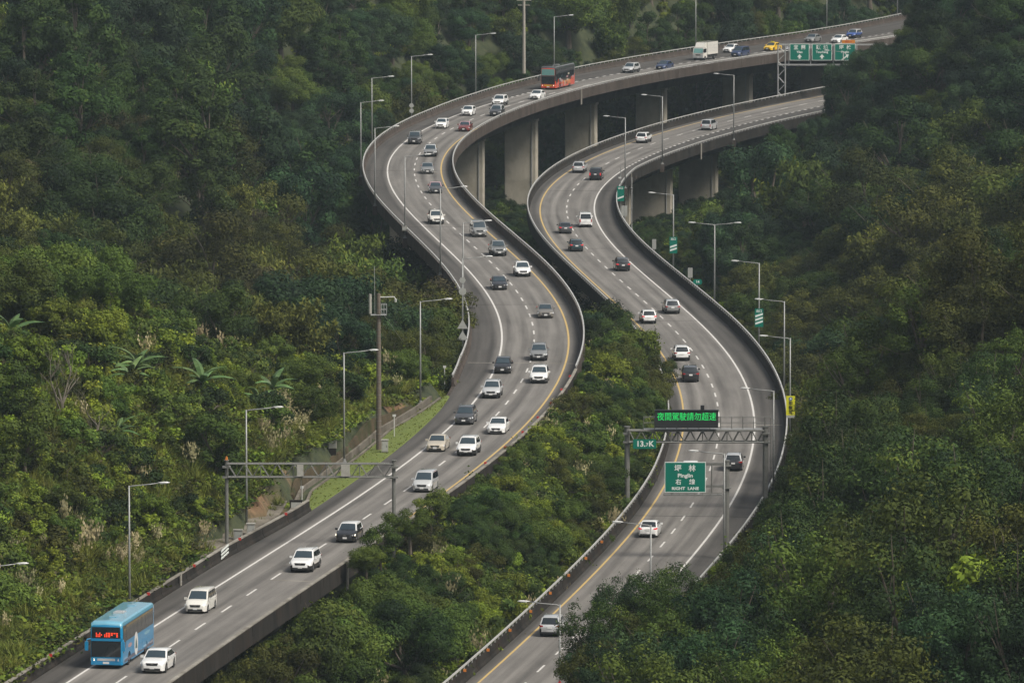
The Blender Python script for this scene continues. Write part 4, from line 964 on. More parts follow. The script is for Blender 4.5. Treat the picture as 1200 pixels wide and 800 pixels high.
# ------------------------------------------------------------------ street lamps
LH = 10.3
def lamp_meshes(arm=2.9):
    d = {}
    mb = MB(); mb.tube([(0,0,.25),(0,0,LH*.5),(0,0,LH)], [.105,.085,.065], 8); d['pole'] = mb.mesh('pole', (M['lamp_pole'],), True)
    mb = MB(); mb.box(-.22,.22,-.22,.22,0,.06); mb.tube([(0,0,.05),(0,0,.30)], [.17,.15], 8); mb.box(-.16,-.12,-.03,.03,.06,.3); mb.box(.12,.16,-.03,.03,.06,.3); d['base_flange'] = mb.mesh('base_flange', (M['lamp_pole'],))
    mb = MB(); mb.tube([(0,0,LH-.12),(.25,0,LH-.02),(arm*.5,0,LH+.08),(arm-.5,0,LH+.2)], [.055,.05,.045,.04], 6); d['arm'] = mb.mesh('arm', (M['lamp_pole'],), True)
    mb = MB(); n = 8; prof = [(arm-.62,.05,.03),(arm-.45,.10,.06),(arm-.1,.17,.10),(arm+.18,.15,.09),(arm+.34,.06,.04)]; v = []; f = []
    for x, w, h in prof:
        for k in range(n): t = 2*math.pi*k/n; v.append((x, w*math.cos(t), LH+.2+.02+h*max(math.sin(t), -.45)))
    for i in range(len(prof)-1):
        for k in range(n): f.append((i*n+k, i*n+(k+1)%n, (i+1)*n+(k+1)%n, (i+1)*n+k))
    f += [tuple(range(n)), tuple(reversed(range((len(prof)-1)*n, len(prof)*n)))]; mb.add(v, f); d['lamp_head'] = mb.mesh('lamp_head', (M['lamp_head'],), True)
    mb = MB(); mb.box(arm-.40, arm+.10, -.11, .11, LH+.145, LH+.172); d['lens'] = mb.mesh('lens', (M['sign_white'],)); return d
LM = lamp_meshes(); LAMPS = {}
def lamp(road, key, tx, ty, side, label, el, er, aim=None, double=False, dz=.0):
    """placed where its tip is seen; then drawn onto the line of the parapet"""
    x, y = unp(tx, ty, road.z+LH+dz); S, o = road.near(x, y); Y = Yat(road, S); e = (er(Y)+.62) if side > 0 else (el(Y)-.62)
    if side < 0 and road is RL and 640 < Y < 790: e = min(e, o)      # these stand on the bank behind the drain
    p = road.at(S, e); a = road.head(S) + (math.pi/2 if side > 0 else -math.pi/2)
    if aim is not None: a = aim
    root = empty('street_lamp', p, a)
    for k, me in LM.items():
        if k == 'lens': continue
        o = link(k, me, root)
        if k == 'lamp_head': link('lens', LM['lens'], o)
    if double:
        a2 = link('arm', LM['arm'], root, rot=(0,0,math.pi)); h2 = link('lamp_head', LM['lamp_head'], root, rot=(0,0,math.pi))
    mb = MB(); mb.box(-.30,.30,-.35,.35,-1.2,0); mb.build('bracket', M['barrier_far'], root)
    tag(root, label, 'street lamp', 'tall street lamps along the viaducts'); LAMPS[key] = root; return root
L_ = lambda k, x, y, t, **kw: lamp(RL, k, x, y, -1, t, eLl, eLr, aim=kw.pop('aim', R(4)), **kw)
L_('Q', -4, 664, 'lamp whose arm reaches in from the left edge beside the slope')
L_('A', 158, 569, 'lamp on the left slope between the edge of the picture and the empty gantry')
L_('B', 288.5, 480, 'lamp standing by the white cabinets left of the empty gantry')
L_('C', 403, 413, 'lamp just left of the brown mast')
L_('D', 492.5, 353, 'lamp just right of the brown mast at the start of the grass verge')
L_('E2', 546.5, 303, 'lamp on the outer parapet with two triangular sign backs')
L_('E1', 544.5, 261, 'tall lamp behind the one with triangular sign backs')
L_('F', 517, 221, 'lamp in front of the cream SUV on the outer parapet')
L_('G', 478, 183, 'lamp with a small grey box at parapet height on the outer bend')
L_('H', 444, 150, 'lamp nearest the outermost left bend')
L_('I', 426, 120, 'leftmost of the two lamps whose poles overlap at the outer bend')
L_('J', 435.5, 91.5, 'rear one of the two overlapping lamps at the outer bend')
L_('K', 479, 66, 'lamp with two small round plates on its pole above the outer bend')
L_('L', 551.5, 41, 'lamp against the dark forest left of the orange coach')
L_('M', 642, 19.5, 'lamp right behind the orange coach')
L_('N', 757, -8, 'lamp behind the top viaduct near the brown wooden post')
L_('O', 892, -28, 'lamp behind the top viaduct near the yellow taxi')
L_('P', 1068, -40, 'lamp at the far right end of the top viaduct')
R_ = lambda k, x, y, t, **kw: lamp(RR, k, x, y, 1, t, eRl, eRr, aim=math.pi - R(4) if 'aim' not in kw else kw.pop('aim'), **kw)
R_('d', 948.5, 60, 'lamp in front of the green direction signs')
R_('c', 851, 88, 'lamp at the near parapet below the white truck')
R_('b', 773.5, 113, 'lamp at the near parapet right of the white SUV on the upper right bend')
R_('a', 730, 138, 'lamp at the near bend above the first striped exit board')
R_('e', 788, 228, 'lamp carrying the striped exit board beside the wide piers')
R_('f', 839, 263, 'double-armed lamp beside the small bright clearing', double=True)
R_('g', 890, 308, 'lamp carrying the lowest striped exit board')
R_('h', 916, 353, 'middle lamp of the three close together on the right of the departing lanes')
R_('i', 921.5, 396, 'lamp carrying the yellow board')
R_('j', 899, 457.5, 'lamp standing right beside the light board gantry')
R_('k', 838, 531, 'thin lamp between the big green sign and its post')
R_('l', 751, 614.5, 'lamp in front of the white sedan at the bottom')
R_('m', 659, 708, 'nearest lamp at the bottom with a small red triangle sign')

def board_on(lampo, w, h, zc, m, name, label, cat, off=0.0, y=-.16):
    """a flat board clamped to a lamp pole, turned to the viewer; frame, clamps and face are parts"""
    p = lampo.location; root = empty(name, (p.x+off, p.y+y, p.z+zc)); mb = MB(); mb.box(-w/2, w/2, -.02, .02, -h/2, h/2); mb.build('board', m, root)
    for k in (-1, 1): mb = MB(); mb.box(-.12,.12,.02,.16,k*h*.3-.04,k*h*.3+.04); mb.build('clamp', M['galv'], root)
    tag(root, label, cat); return root
def exit_board(lampo, zc, nstr, label, off=0.0):
    w, h = .98, 2.1; r = board_on(lampo, w, h, zc, M['sign_green'], 'exit_countdown_board', label, 'road sign', off)
    for k in range(nstr):
        mb = MB(); z = -h*.36 + k*.42; mb.prism([(-w*.44, z-.03), (w*.44, z+.25), (w*.44, z+.47), (-w*.44, z+.19)], 'y', -.034, -.022); mb.build('stripe', M['sign_white'], r)
    lettering('出口', .34, r, (0,-.028,h*.36), M['sign_white'], bold=.008); 
exit_board(LAMPS['e'], LH-6.45, 2, 'green exit countdown board with two white stripes on a lamp pole')
exit_board(LAMPS['g'], LH-6.3, 3, 'green exit countdown board with three white stripes on a lamp pole')
# the first countdown board stands on its own thin post
S1, o1 = RR.near(*unp(723.5, 247, ZR+.9)); e1 = RR.at(S1, eRr(Yat(RR,S1))+.6)
tp = empty('sign_post', e1); mb = MB(); mb.tube([(0,0,-.3),(0,0,7.0)], .05, 6); mb.build('pole', M['lamp_pole'], tp); mb = MB(); mb.box(-.3,.1,-.1,.1,5.4,5.6); mb.build('camera_box', M['lamp_head'], tp)
tag(tp, 'thin grey post behind the single-striped exit board', 'post'); exit_board(tp, 3.3, 1, 'green exit countdown board with one white stripe at the near bend')
# yellow board
yb = board_on(LAMPS['i'], .92, 2.0, LH-80/11.45, M['sign_yellow'], 'yellow_board', 'tall yellow board with black characters on a lamp pole', 'road sign', off=.06)
lettering('警廣', .48, yb, (0,-.03,.02), M['black'], bold=.006); yb.children[-1].data.name = 'lettering'
for ch in [c for c in yb.children if c.name.startswith('lettering')]: bpy.data.objects.remove(ch)
for k, c in enumerate('即報求'): lettering(c, .44, yb, (0,-.03,.22-.46*k), M['black'], bold=.008)
mb = MB(); mb.tube([(0,-.045,.70),(0,-.03,.70)], .20, 14); mb.build('emblem', M['sign_blue'], yb); mb = MB(); mb.prism([(-.07,.62),(.07,.62),(.10,.74),(0,.84),(-.10,.74)], 'y', -.055, -.047); mb.build('emblem_shape', M['sign_white'], yb)
mb = MB(); mb.box(-.43,.43,-.02,.02,-1.28,-1.02); mb.build('lower_plate', M['sign_back'], yb)
# backs of signs that face the other traffic
def sign_back(road, px, py, base_side, w, h, zc, label, poles=1, plates=2):
    S, o = road.near(*unp(px, py, road.z+zc)); Y = Yat(road, S); e = (eRr(Y) if road is RR else (eLr(Y) if base_side > 0 else eLl(Y))) + base_side*.65
    r = empty('road_sign', road.at(S, e)); mb = MB(); mb.tube([(0,0,-.4),(0,0,zc+h*.45)], .05, 6); mb.build('post', M['galv'], r)
    for k in range(plates):
        a = -w/2 + k*w/plates; mb = MB(); mb.box(a+.02, a+w/plates-.02, -.09, -.06, zc-h/2, zc+h/2); mb.build('plate', M['sign_back'], r)
    for k in (-1,1): mb = MB(); mb.box(-w*.42, w*.42, -.06, .05, zc+k*h*.3-.03, zc+k*h*.3+.03); mb.build('stiffener', M['galv'], r)
    tag(r, label, 'road sign'); return r
sign_back(RR, 729.5, 247, 1, .85, 1.45, 1.9, 'grey sign back beside the wide pier under the near bend')
sign_back(RR, 768, 286, 1, .55, 1.3, 1.9, 'narrow grey sign back right of the black crossover')
sign_back(RR, 811.5, 319.5, 1, .62, 1.25, 2.0, 'grey double sign back left of the small green number sign')
# small green number sign
S, o = RR.near(*unp(821.5, 329, ZR+1.6)); gs = empty('number_sign', RR.at(S, eRr(Yat(RR,S))+.8)); mb = MB(); mb.tube([(0,0,-.5),(0,0,1.5)], .04, 6); mb.build('post', M['galv'], gs)
mb = MB(); mb.prism([(-.45,1.15),(.45,1.15),(.58,1.45),(.45,1.8),(-.45,1.8),(-.58,1.45)], 'y', -.08, -.05); mb.build('plate', M['sign_green'], gs); lettering('14', .45, gs, (0,-.09,1.47), M['sign_white'], bold=.01); tag(gs, 'small green number sign beside the outer parapet', 'road sign')
# triangular backs and round plates on poles
for key, zs_ in (('E2', (2.0, 3.2)),):
    for k, zc in enumerate(zs_):
        p = LAMPS[key].location; r = empty('warning_sign', (p.x, p.y-.12, p.z+zc)); mb = MB(); mb.prism([(-.58,-.38),(.58,-.38),(0,.62)], 'y', -.02, .02); mb.build('plate', M['sign_back'], r)
        mb = MB(); mb.box(-.3,.3,.02,.07,-.1,-.04); mb.build('clamp', M['galv'], r); tag(r, ('lower' if k == 0 else 'upper')+' triangular grey sign back on the outer parapet lamp', 'road sign')
for k, (key, zc, w) in enumerate([('E2', 8.0, .34), ('E2', 6.8, .42), ('K', 2.8, .36), ('K', 2.0, .36)]):
    p = LAMPS[key].location; r = empty('round_plate', (p.x, p.y-.12, p.z+zc)); mb = MB(); mb.tube([(0,-.02,0),(0,.02,0)], w, 8); mb.build('plate', M['sign_back'], r); mb = MB(); mb.box(-.1,.1,.02,.08,-.05,.05); mb.build('clamp', M['galv'], r)
    tag(r, ['upper','lower','upper','lower'][k]+' grey eight-sided plate on the '+('lamp with triangular sign backs' if k < 2 else 'lamp above the outer bend'), 'sign plate')
p = LAMPS['m'].location; r = empty('red_triangle_sign', (p.x, p.y-.14, p.z+LH-94/15.2)); mb = MB(); mb.prism([(-.42,-.36),(.42,-.36),(0,.40)], 'y', -.02, .02); mb.build('border', M['sign_red'], r); mb = MB(); mb.prism([(-.24,-.26),(.24,-.26),(0,.18)], 'y', -.032, -.022); mb.build('face', M['sign_white'], r); tag(r, 'small red and white triangle sign on the nearest lamp at the bottom', 'road sign')
p = LAMPS['G'].location; r = empty('junction_box', (p.x-.05, p.y-.2, p.z+1.2)); mb = MB(); mb.box(-.3,.3,-.12,.08,-.25,.25); mb.box(-.33,.33,-.15,.1,.25,.29); mb.build('housing', M['cabinet'], r); mb = MB(); mb.box(-.22,.22,-.14,-.12,-.18,.18); mb.build('door', M['sign_back'], r); tag(r, 'small grey box at the foot of an outer parapet lamp', 'electrical box')

# ------------------------------------------------------------------ gantries
def truss(root, x0, x1, z0, z1, y=0.0, d=.7, r=.075, n=12, m=None):
    m = m or M['gantry']; mb = MB()
    for yy in (y-d/2, y+d/2):
        for z in (z0, z1): mb = MB(); mb.tube([(x0,yy,z),(x1,yy,z)], r, 6); mb.build('chord', m, root)
    mb = MB(); dx = (x1-x0)/n
    for i in range(n):
        a, b = x0+i*dx, x0+(i+1)*dx
        for yy in (y-d/2, y+d/2): mb.tube([(a,yy,z0 if i%2 else z1),(b,yy,z1 if i%2 else z0)], r*.5, 4, cap=False)
        mb.tube([(a,y-d/2,z1),(a,y+d/2,z1)], r*.5, 4, cap=False); mb.tube([(a,y-d/2,z0),(a,y+d/2,z0)], r*.5, 4, cap=False)
        if i % 4 == 0: mb.tube([(a,y-d/2,z0),(a,y-d/2,z1)], r*.6, 4, cap=False)
    mb.build('lattice', m, root)['kind'] = 'stuff'
def wpx(px, py, Y):  # x, z of a pixel at the vertical plane Y
    Z = Y/math.cos(TH)*1.0
    for _ in range(3):
        z = CAMH - (math.sin(TH)+(py-400)/FPX*math.cos(TH))/(math.cos(TH)-(py-400)/FPX*math.sin(TH))*Y; Z = Y*math.cos(TH)+(CAMH-z)*math.sin(TH)
    return (px-600)/FPX*Z, z
# empty gantry over the approaching lanes
Yg = 652.0; xa, zt = wpx(265.5, 543, Yg); xb, _ = wpx(461.5, 543, Yg); _, zb = wpx(300, 558.5, Yg); g1 = empty('gantry', (xa, Yg, 0)); W1 = xb-xa
for k, x in enumerate((0, W1)):
    mb = MB(); mb.tube([(x,0,-1.0 if k else .1),(x,0,zt+.25)], .165, 10); mb.build('post', M['gantry'], g1); mb = MB(); mb.tube([(x,0,zt+.25),(x,0,zt+.32)], .24, 10); mb.build('cap', M['gantry'], g1)
    for zz in (zt-.35, zb-.1): mb = MB(); mb.box(x-.35,x+.35,-.35,.35,zz,zz+.15); mb.build('collar', M['gantry'], g1)
truss(g1, .1, W1-.1, zb, zt, n=20, r=.062)
for px, wd in ((352,.55),(405,.75)):
    x = wpx(px, 550, Yg)[0]-xa; mb = MB(); mb.box(x-wd/2, x+wd/2, -.62, -.40, zb+.12, zt-.05); mb.build('equipment_plate', M['cabinet'], g1)
x = wpx(353, 550, Yg)[0]-xa; mb = MB(); mb.tube([(x,-.3,zb-.1),(x,-.3,zb-1.1)], .03, 5); mb.build('hanging_sensor', M['gantry'], g1)
mb = MB(); mb.box(-.12,.12,-.1,.1,zt+.3,zt+.42); mb.tube([(0,0,zt+.42),(0,0,zt+.62)], [.1,.07], 8); mb.build('beacon', M['orange_refl'], g1)
tag(g1, 'empty grey lattice gantry across the approaching lanes with bare equipment plates', 'gantry')
# gantry with the light board
Yv = RR.Y[np.argmin(abs(RR.Y-727))]; Yv = 727.0; xa, zt = wpx(735, 504, Yv); xb, _ = wpx(897, 500, Yv); _, zb = wpx(780, 517.5, Yv); g2 = empty('gantry', (xa, Yv, ZR)); W2 = xb-xa; zt -= ZR; zb -= ZR
for k, x in enumerate((0, W2)):
    mb = MB(); mb.tube([(x,0,-1.5),(x,0,zt+.3)], .26, 12); mb.build('post', M['gantry'], g2); mb = MB(); mb.tube([(x,0,zt+.3),(x,0,zt+.38)], .32, 12); mb.build('cap', M['gantry'], g2)
    for zz in (zt-.4, zb-.1): mb = MB(); mb.box(x-.4,x+.4,-.4,.4,zz,zz+.15); mb.build('collar', M['gantry'], g2)
truss(g2, .15, W2-.15, zb, zt, n=22, r=.09, d=.9)
hx0 = wpx(755,0,Yv)[0]-xa; hx1 = wpx(905,0,Yv)[0]-xa; mb = MB()
mb.box(hx0, hx1-.8, -.45, .45, zt+.10, zt+.16)
mb.build('walkway', M['galv'], g2); mb = MB()
for z in (.55, 1.1): mb.tube([(hx0,-.42,zt+.16+z),(hx1,-.42,zt+.16+z)], .025, 4); mb.tube([(hx0,.42,zt+.16+z),(hx1,.42,zt+.16+z)], .025, 4)
x = hx0
while x <= hx1: mb.tube([(x,-.42,zt+.1),(x,-.42,zt+1.3)], .025, 4); mb.tube([(x,.42,zt+.1),(x,.42,zt+1.3)], .025, 4); x += 1.05
for xx in (hx1-.0,hx1+.5): mb.tube([(xx,0,.5),(xx,0,zt+1.3)], .03, 4)
z = .6
while z < zt+1: mb.tube([(hx1,0,z),(hx1+.5,0,z)], .02, 4); z += .4
mb.build('handrail', M['gantry'], g2)['kind'] = 'stuff'
tag(g2, 'grey lattice gantry over the departing lanes that carries the green light board', 'gantry')
bx0, bz1 = wpx(767.5, 480.5, Yv-.5); bx1, bz0 = wpx(841.5, 500.5, Yv-.5); bd = empty('message_board', ((bx0+bx1)/2, Yv-.75, bz0)); bw, bh = bx1-bx0, bz1-bz0
mb = MB(); mb.box(-bw/2, bw/2, -.25, .25, 0, bh); mb.build('housing', M['led_face'], bd); mb = MB(); mb.box(-bw/2-.05, bw/2+.05, -.32, .28, bh, bh+.07); mb.build('hood', M['black'], bd)
mb = MB(); mb.box(bw*.22,bw*.28,-.15,.15,bh+.07,bh+.5); mb.build('light_sensor', M['black'], bd)
lettering('夜間駕駛請勿超速', .82, bd, (0,-.265,bh*.63), M['led_green'], bold=.0, sx=.86)
tag(bd, 'black electronic message board with green Chinese characters', 'message board')
kx0, kz1 = wpx(742, 514.5, Yv-.6); kx1, kz0 = wpx(769, 525.5, Yv-.6); kb = empty('distance_sign', ((kx0+kx1)/2, Yv-.62, kz0)); kw, kh = kx1-kx0, kz1-kz0
mb = MB(); mb.box(-kw/2, kw/2, -.04, .0, 0, kh); mb.build('plate', M['sign_green'], kb); mb = MB(); mb.box(-.8,.8,.0,.1,kh*.4,kh*.5); mb.build('bracket', M['galv'], kb)
lettering('13.', .74, kb, (-.37,-.05,kh*.5), M['sign_white'], bold=.02); lettering('7', .42, kb, (.22,-.05,kh*.42), M['sign_white'], bold=.012); lettering('K', .74, kb, (.62,-.05,kh*.5), M['sign_white'], bold=.02)
tag(kb, 'small green kilometre sign reading 13.7K hanging on the gantry', 'road sign')
# cantilever direction sign
Yc = 690.0; x, zt = wpx(851.5, 540, Yc); g3 = empty('sign_gantry', (x, Yc, ZR)); zt -= ZR
mb = MB(); mb.tube([(0,0,-1),(0,0,zt)], .25, 12); mb.build('post', M['gantry'], g3); mb = MB(); mb.tube([(0,0,zt),(0,0,zt+.08)], .30, 12); mb.build('cap', M['gantry'], g3)
def gz(py): return wpx(800, py, Yc)[1]-ZR
def gxx(px): return wpx(px, 560, Yc)[0]-x
for py, a in ((543.5, 826), (569.5, 822)): mb = MB(); mb.box(gxx(a)-1.5, .05, -.13, .13, gz(py)-.12, gz(py)+.12); mb.box(-.42,.42,-.36,.36,gz(py)-.2,gz(py)-.12); mb.build('arm', M['gantry'], g3)
for px in (834, 788): mb = MB(); mb.tube([(gxx(px),-.1,gz(578)),(gxx(px),-.1,gz(543))], .07, 6); mb.build('hanger', M['gantry'], g3)
mb = MB(); mb.box(gxx(777.5), gxx(846), -.75, -.05, gz(579.5), gz(578.5)); mb.build('walkway', M['gantry'], g3); mb = MB()
for py in (576.2,): mb.tube([(gxx(777.5),-.75,gz(py)),(gxx(846),-.75,gz(py)),(gxx(849),-.7,gz(566))], .035, 4)
for px in range(778, 847, 9): mb.tube([(gxx(px),-.75,gz(579)),(gxx(px),-.75,gz(576))], .025, 4)
mb.build('handrail', M['gantry'], g3)['kind'] = 'stuff'; tag(g3, 'grey cantilever sign post holding the big green Pinglin sign', 'gantry')
sx0, sz1 = wpx(779, 541, Yc-.3); sx1, sz0 = wpx(827, 576.5, Yc-.3); sb = empty('direction_sign', ((sx0+sx1)/2, Yc-.32, sz0)); sw, sh = sx1-sx0, sz1-sz0
mb = MB(); mb.box(-sw/2, sw/2, -.03, .03, 0, sh); mb.build('border', M['sign_white'], sb); mb = MB(); mb.box(-sw/2+.06, sw/2-.06, -.045, -.032, .06, sh-.06); mb.build('face', M['sign_green'], sb)
lettering('坪', .66, sb, (-.66,-.055,sh*.78), M['sign_white'], bold=.012); lettering('林', .66, sb, (.62,-.055,sh*.78), M['sign_white'], bold=.012)
lettering('Pinglin', .48, sb, (0,-.055,sh*.55), M['sign_white'], bold=.014, sx=1.12); lettering('右', .54, sb, (-.62,-.055,sh*.335), M['sign_white'], bold=.01); lettering('線', .54, sb, (.62,-.055,sh*.335), M['sign_white'], bold=.01)
lettering('RIGHT  LANE', .37, sb, (0,-.055,sh*.125), M['sign_white'], bold=.012, sx=1.12)
tag(sb, 'big green direction sign reading Pinglin right lane', 'road sign')
# gantry with three direction signs at the top
Yt = 1310.0; xa, zt = wpx(916, 52.5, Yt); xb, _ = wpx(1036, 52, Yt); _, zb = wpx(930, 76, Yt); g4 = empty('gantry', (xa, Yt, ZR)); W4 = xb-xa; zt -= ZR; zb -= ZR
for k, x in enumerate((0, W4)):
    mb = MB()
    for dx in (-.62,.62): mb.tube([(x+dx,0,-1),(x+dx,0,zt)], .13, 6)
    z = 0; i = 0
    while z < zt-.5: mb.tube([(x-.62 if i%2 else x+.62,0,z),(x+.62 if i%2 else x-.62,0,z+1.3)], .06, 4, cap=False); z += 1.3; i += 1
    mb.build('post', M['galv'], g4)
for z in (zb, zt): mb = MB(); mb.box(-.5, W4+.5, -.14, .14, z-.13, z+.13); mb.build('beam', M['galv'], g4)
for px in (924.5, 950, 976.5, 1004): xx = wpx(px,60,Yt)[0]-xa; mb = MB(); mb.box(xx-.08,xx+.08,-.2,-.05,zb-.2,zt+.1); mb.build('hanger', M['galv'], g4)
tag(g4, 'steel gantry with lattice leg holding three green direction signs', 'gantry')
for k, (a, b, cn, en, cat_) in enumerate([(925.5,948.5,'宜蘭','Yilan','up'),(951.5,975,'頭城','Toucheng','up'),(978,1002.5,'坪林','Pinglin','slant')]):
    x0, z1 = wpx(a, 51.5, Yt-.4); x1, z0 = wpx(b, 71, Yt-.4); r = empty('direction_sign', ((x0+x1)/2, Yt-.42, z0)); w, h = x1-x0, z1-z0
    mb = MB(); mb.box(-w/2, w/2, -.03, .03, 0, h); mb.build('border', M['sign_white'], r); mb = MB(); mb.box(-w/2+.09, w/2-.09, -.045, -.032, .09, h-.09); mb.build('face', M['sign_green'], r)
    lettering(cn[0], .80, r, (-.62,-.055,h*.77), M['sign_white'], bold=.018); lettering(cn[1], .80, r, (.62,-.055,h*.77), M['sign_white'], bold=.018); lettering(en, .52, r, (0,-.055,h*.50), M['sign_white'], bold=.015)
    mb = MB()
    if k < 2: mb.prism([(-.16,h*.10),(.16,h*.10),(.16,h*.20),(.42,h*.20),(0,h*.38),(-.42,h*.20),(-.16,h*.20)], 'y', -.06, -.047)
    else: mb.prism([(-.62,h*.06),(-.45,h*.02),(.32,h*.22),(.42,h*.12),(.62,h*.36),(.10,h*.36),(.20,h*.28)], 'y', -.06, -.047)
    mb.build('arrow', M['sign_white'], r); tag(r, 'green sign reading %s on the far gantry, %s' % (en, ['leftmost of three','middle of three','partly behind the hill'][k]), 'road sign')
x0, z0 = wpx(986.5, 51, Yt-.4); x1, z1 = wpx(1002, 47.8, Yt-.4); r = empty('exit_tag', ((x0+x1)/2, Yt-.42, z0)); mb = MB(); mb.box((x0-x1)/2, (x1-x0)/2, -.03, .03, .02, z1-z0+.1); mb.build('plate', M['sign_orange'], r)
lettering('出口 14', .34, r, (0,-.04,(z1-z0)*.6), M['sign_red'], bold=.008); tag(r, 'small orange plate standing on top of the hidden direction sign', 'road sign')

# ------------------------------------------------------------------ mast, poles, cabinets, small street furniture
S, o = RL.near(*unp(444, 527, .1)); pm = RL.at(S, o); tw = empty('equipment_mast', pm); sY = FPX/proj(pm.x, pm.y, 0)[2]; Hm = (527-342)/sY
mb = MB(); mb.tube([(0,0,-.5),(0,0,Hm*.5),(0,0,Hm)], [.26,.23,.18], 12); mb.build('mast', M['wood_pole'], tw)
z = 1.0; mb = MB()
while z < Hm-.5: mb.tube([(0,0,z),(0,0,z+.05)], .275-.08*z/Hm, 12); z += .62
mb.build('band', M['gantry'], tw)['kind'] = 'stuff'
mb = MB(); mb.box(-.75,.75,-.45,.45,Hm-2.03,Hm-1.98); mb.build('platform', M['galv'], tw); mb = MB()
for x in (.25,.5,.75): mb.tube([(x,-.45,Hm-2),(x,-.45,Hm-1)], .02, 4); mb.tube([(x,.45,Hm-2),(x,.45,Hm-1)], .02, 4)
for z in (1.0,1.5): mb.tube([(.2,-.45,Hm-z),(.75,-.45,Hm-z),(.75,.45,Hm-z),(.2,.45,Hm-z)], .02, 4)
mb.build('railing', M['galv'], tw); mb = MB(); mb.tube([(-.8,0,Hm-1.9),(-.8,0,Hm-.05)], .14, 8); mb.build('antenna', M['cabinet'], tw)
mb = MB(); mb.tube([(-.35,0,Hm-2),(-.4,0,Hm+2.6)], .025, 4); mb.build('lightning_rod', M['galv'], tw)
mb = MB(); mb.tube([(0,0,Hm-.35),(1.5,0,Hm-.3),(1.6,0,Hm-.5)], .05, 5); mb.tube([(1.6,0,Hm-.5),(1.6,0,Hm-.8)], [.13,.10], 8); mb.build('camera_arm', M['lamp_head'], tw)
tag(tw, 'tall brown equipment mast with a railed platform beside the grass verge', 'mast')
def box_cabinet(px, py, w, h, label, ped=None, d=.5, road=RL, m='cabinet'):
    x, y = unp(px, py, road.z+.1); r = empty('roadside_cabinet', (x, y, road.z+(.05))); z0 = 0
    if ped: mb = MB(); mb.box(-w*.42, w*.42, -d*.4, d*.4, -.8, ped); mb.build('pedestal', M['barrier'], r); z0 = ped
    mb = MB(); mb.box(-w/2, w/2, -d/2, d/2, z0+.0, z0+h); mb.build('housing', M[m], r); mb = MB(); mb.box(-w/2-.05, w/2+.05, -d/2-.06, d/2+.05, z0+h, z0+h+.07); mb.build('roof', M[m], r)
    mb = MB(); mb.box(-w*.40, w*.40, -d/2-.02, -d/2, z0+.08, z0+h-.1); mb.build('door', M['sign_back'], r); mb = MB(); mb.box(w*.25, w*.3, -d/2-.05, -d/2-.02, z0+h*.4, z0+h*.6); mb.build('handle', M['black'], r)
    tag(r, label, 'cabinet'); return r
box_cabinet(390, 541, .75, 1.15, 'white cabinet on a tall dark pedestal left of the verge', ped=1.35)
box_cabinet(451, 530, .62, 1.1, 'white cabinet at the foot of the brown mast', ped=.12)
box_cabinet(279, 633, .75, .95, 'low cream cabinet next to the left post of the empty gantry')
box_cabinet(294, 627, .70, 1.05, 'taller pale cabinet beside the lamp near the empty gantry')
box_cabinet(347, 597, 1.1, .85, 'dark metal box behind the barrier right of the gantry lamp', m='barrier')
for px, py, h, lab in [(462,512,2.2,'short pale marker post right of the brown mast'),(354,590,1.6,'thin marker post above the dark metal box'),(396,508,2.0,'thin antenna post beside the pedestal cabinet'),(521,450,1.9,'small pale post at the top of the verge')]:
    x, y = unp(px, py, .1); r = empty('marker_post', (x, y, 0)); mb = MB(); mb.tube([(0,0,-.5),(0,0,h)], .045, 6); mb.build('post', M['lamp_head'], r); mb = MB(); mb.box(-.16,.16,-.03,.03,h-.12,h+.1); mb.build('head', M['lamp_head'], r); tag(r, lab, 'post')
# striped board, pale plate on the dark barrier
x, y = unp(270, 654, .1); S, o = RL.near(x, y); p = RL.at(S, eLl(Yat(RL,S))-.02, .1); r = empty('striped_board', p, RL.head(S))
for k in range(3): mb = MB(); z = .22+k*.30; mb.prism([(-1.5,z-.13),(1.5,z+.06),(1.5,z+.20),(-1.5,z+.01)], 'y', -.03, .02); mb.build('slat', M['sign_white'], r)
for x in (-1.0,1.0): mb = MB(); mb.box(x-.05,x+.05,.02,.07,0,1.0); mb.build('post', M['galv'], r)
tag(r, 'board of three white slanted slats on the dark barrier at the gantry post', 'marker board')
x, y = unp(216, 686, .1); S, o = RL.near(x, y); p = RL.at(S, eLl(Yat(RL,S))+.03, .1); r = empty('joint_plate', p, RL.head(S)); mb = MB(); mb.box(-.28,.28,-.03,.03,0,.95); mb.build('plate', M['coping'], r); mb = MB(); mb.box(-.22,.22,-.045,-.03,.3,.36); mb.build('strap', M['galv'], r); tag(r, 'pale plate covering the barrier joint left of the silver people carrier', 'barrier plate')
# poles behind the top viaduct
for px, py0, py1, Y, mt, rr, lab, cross in [(614, 44, -6, 1275, 'con_pole', .26, 'pale concrete utility pole standing in the forest behind the top viaduct', True), (749, 63, 33, 1400, 'wood_pole', .30, 'short brown wooden post behind the top viaduct', False)]:
    x, z0 = wpx(px, py0, Y); _, z1 = wpx(px, py1, Y); r = empty('utility_pole', (x, Y, z0-6)); mb = MB(); mb.tube([(0,0,0),(0,0,z1-z0+6)], [rr*1.15, rr*.8], 8); mb.build('pole', M[mt], r); mb = MB(); mb.box(-1.2,1.2,-.08,.08,z1-z0+5.0,z1-z0+5.15)
    if cross: mb.box(-1.0,1.0,-.08,.08,z1-z0+4.2,z1-z0+4.32)
    mb.build('crossarm', M[mt], r); tag(r, lab, 'utility pole')
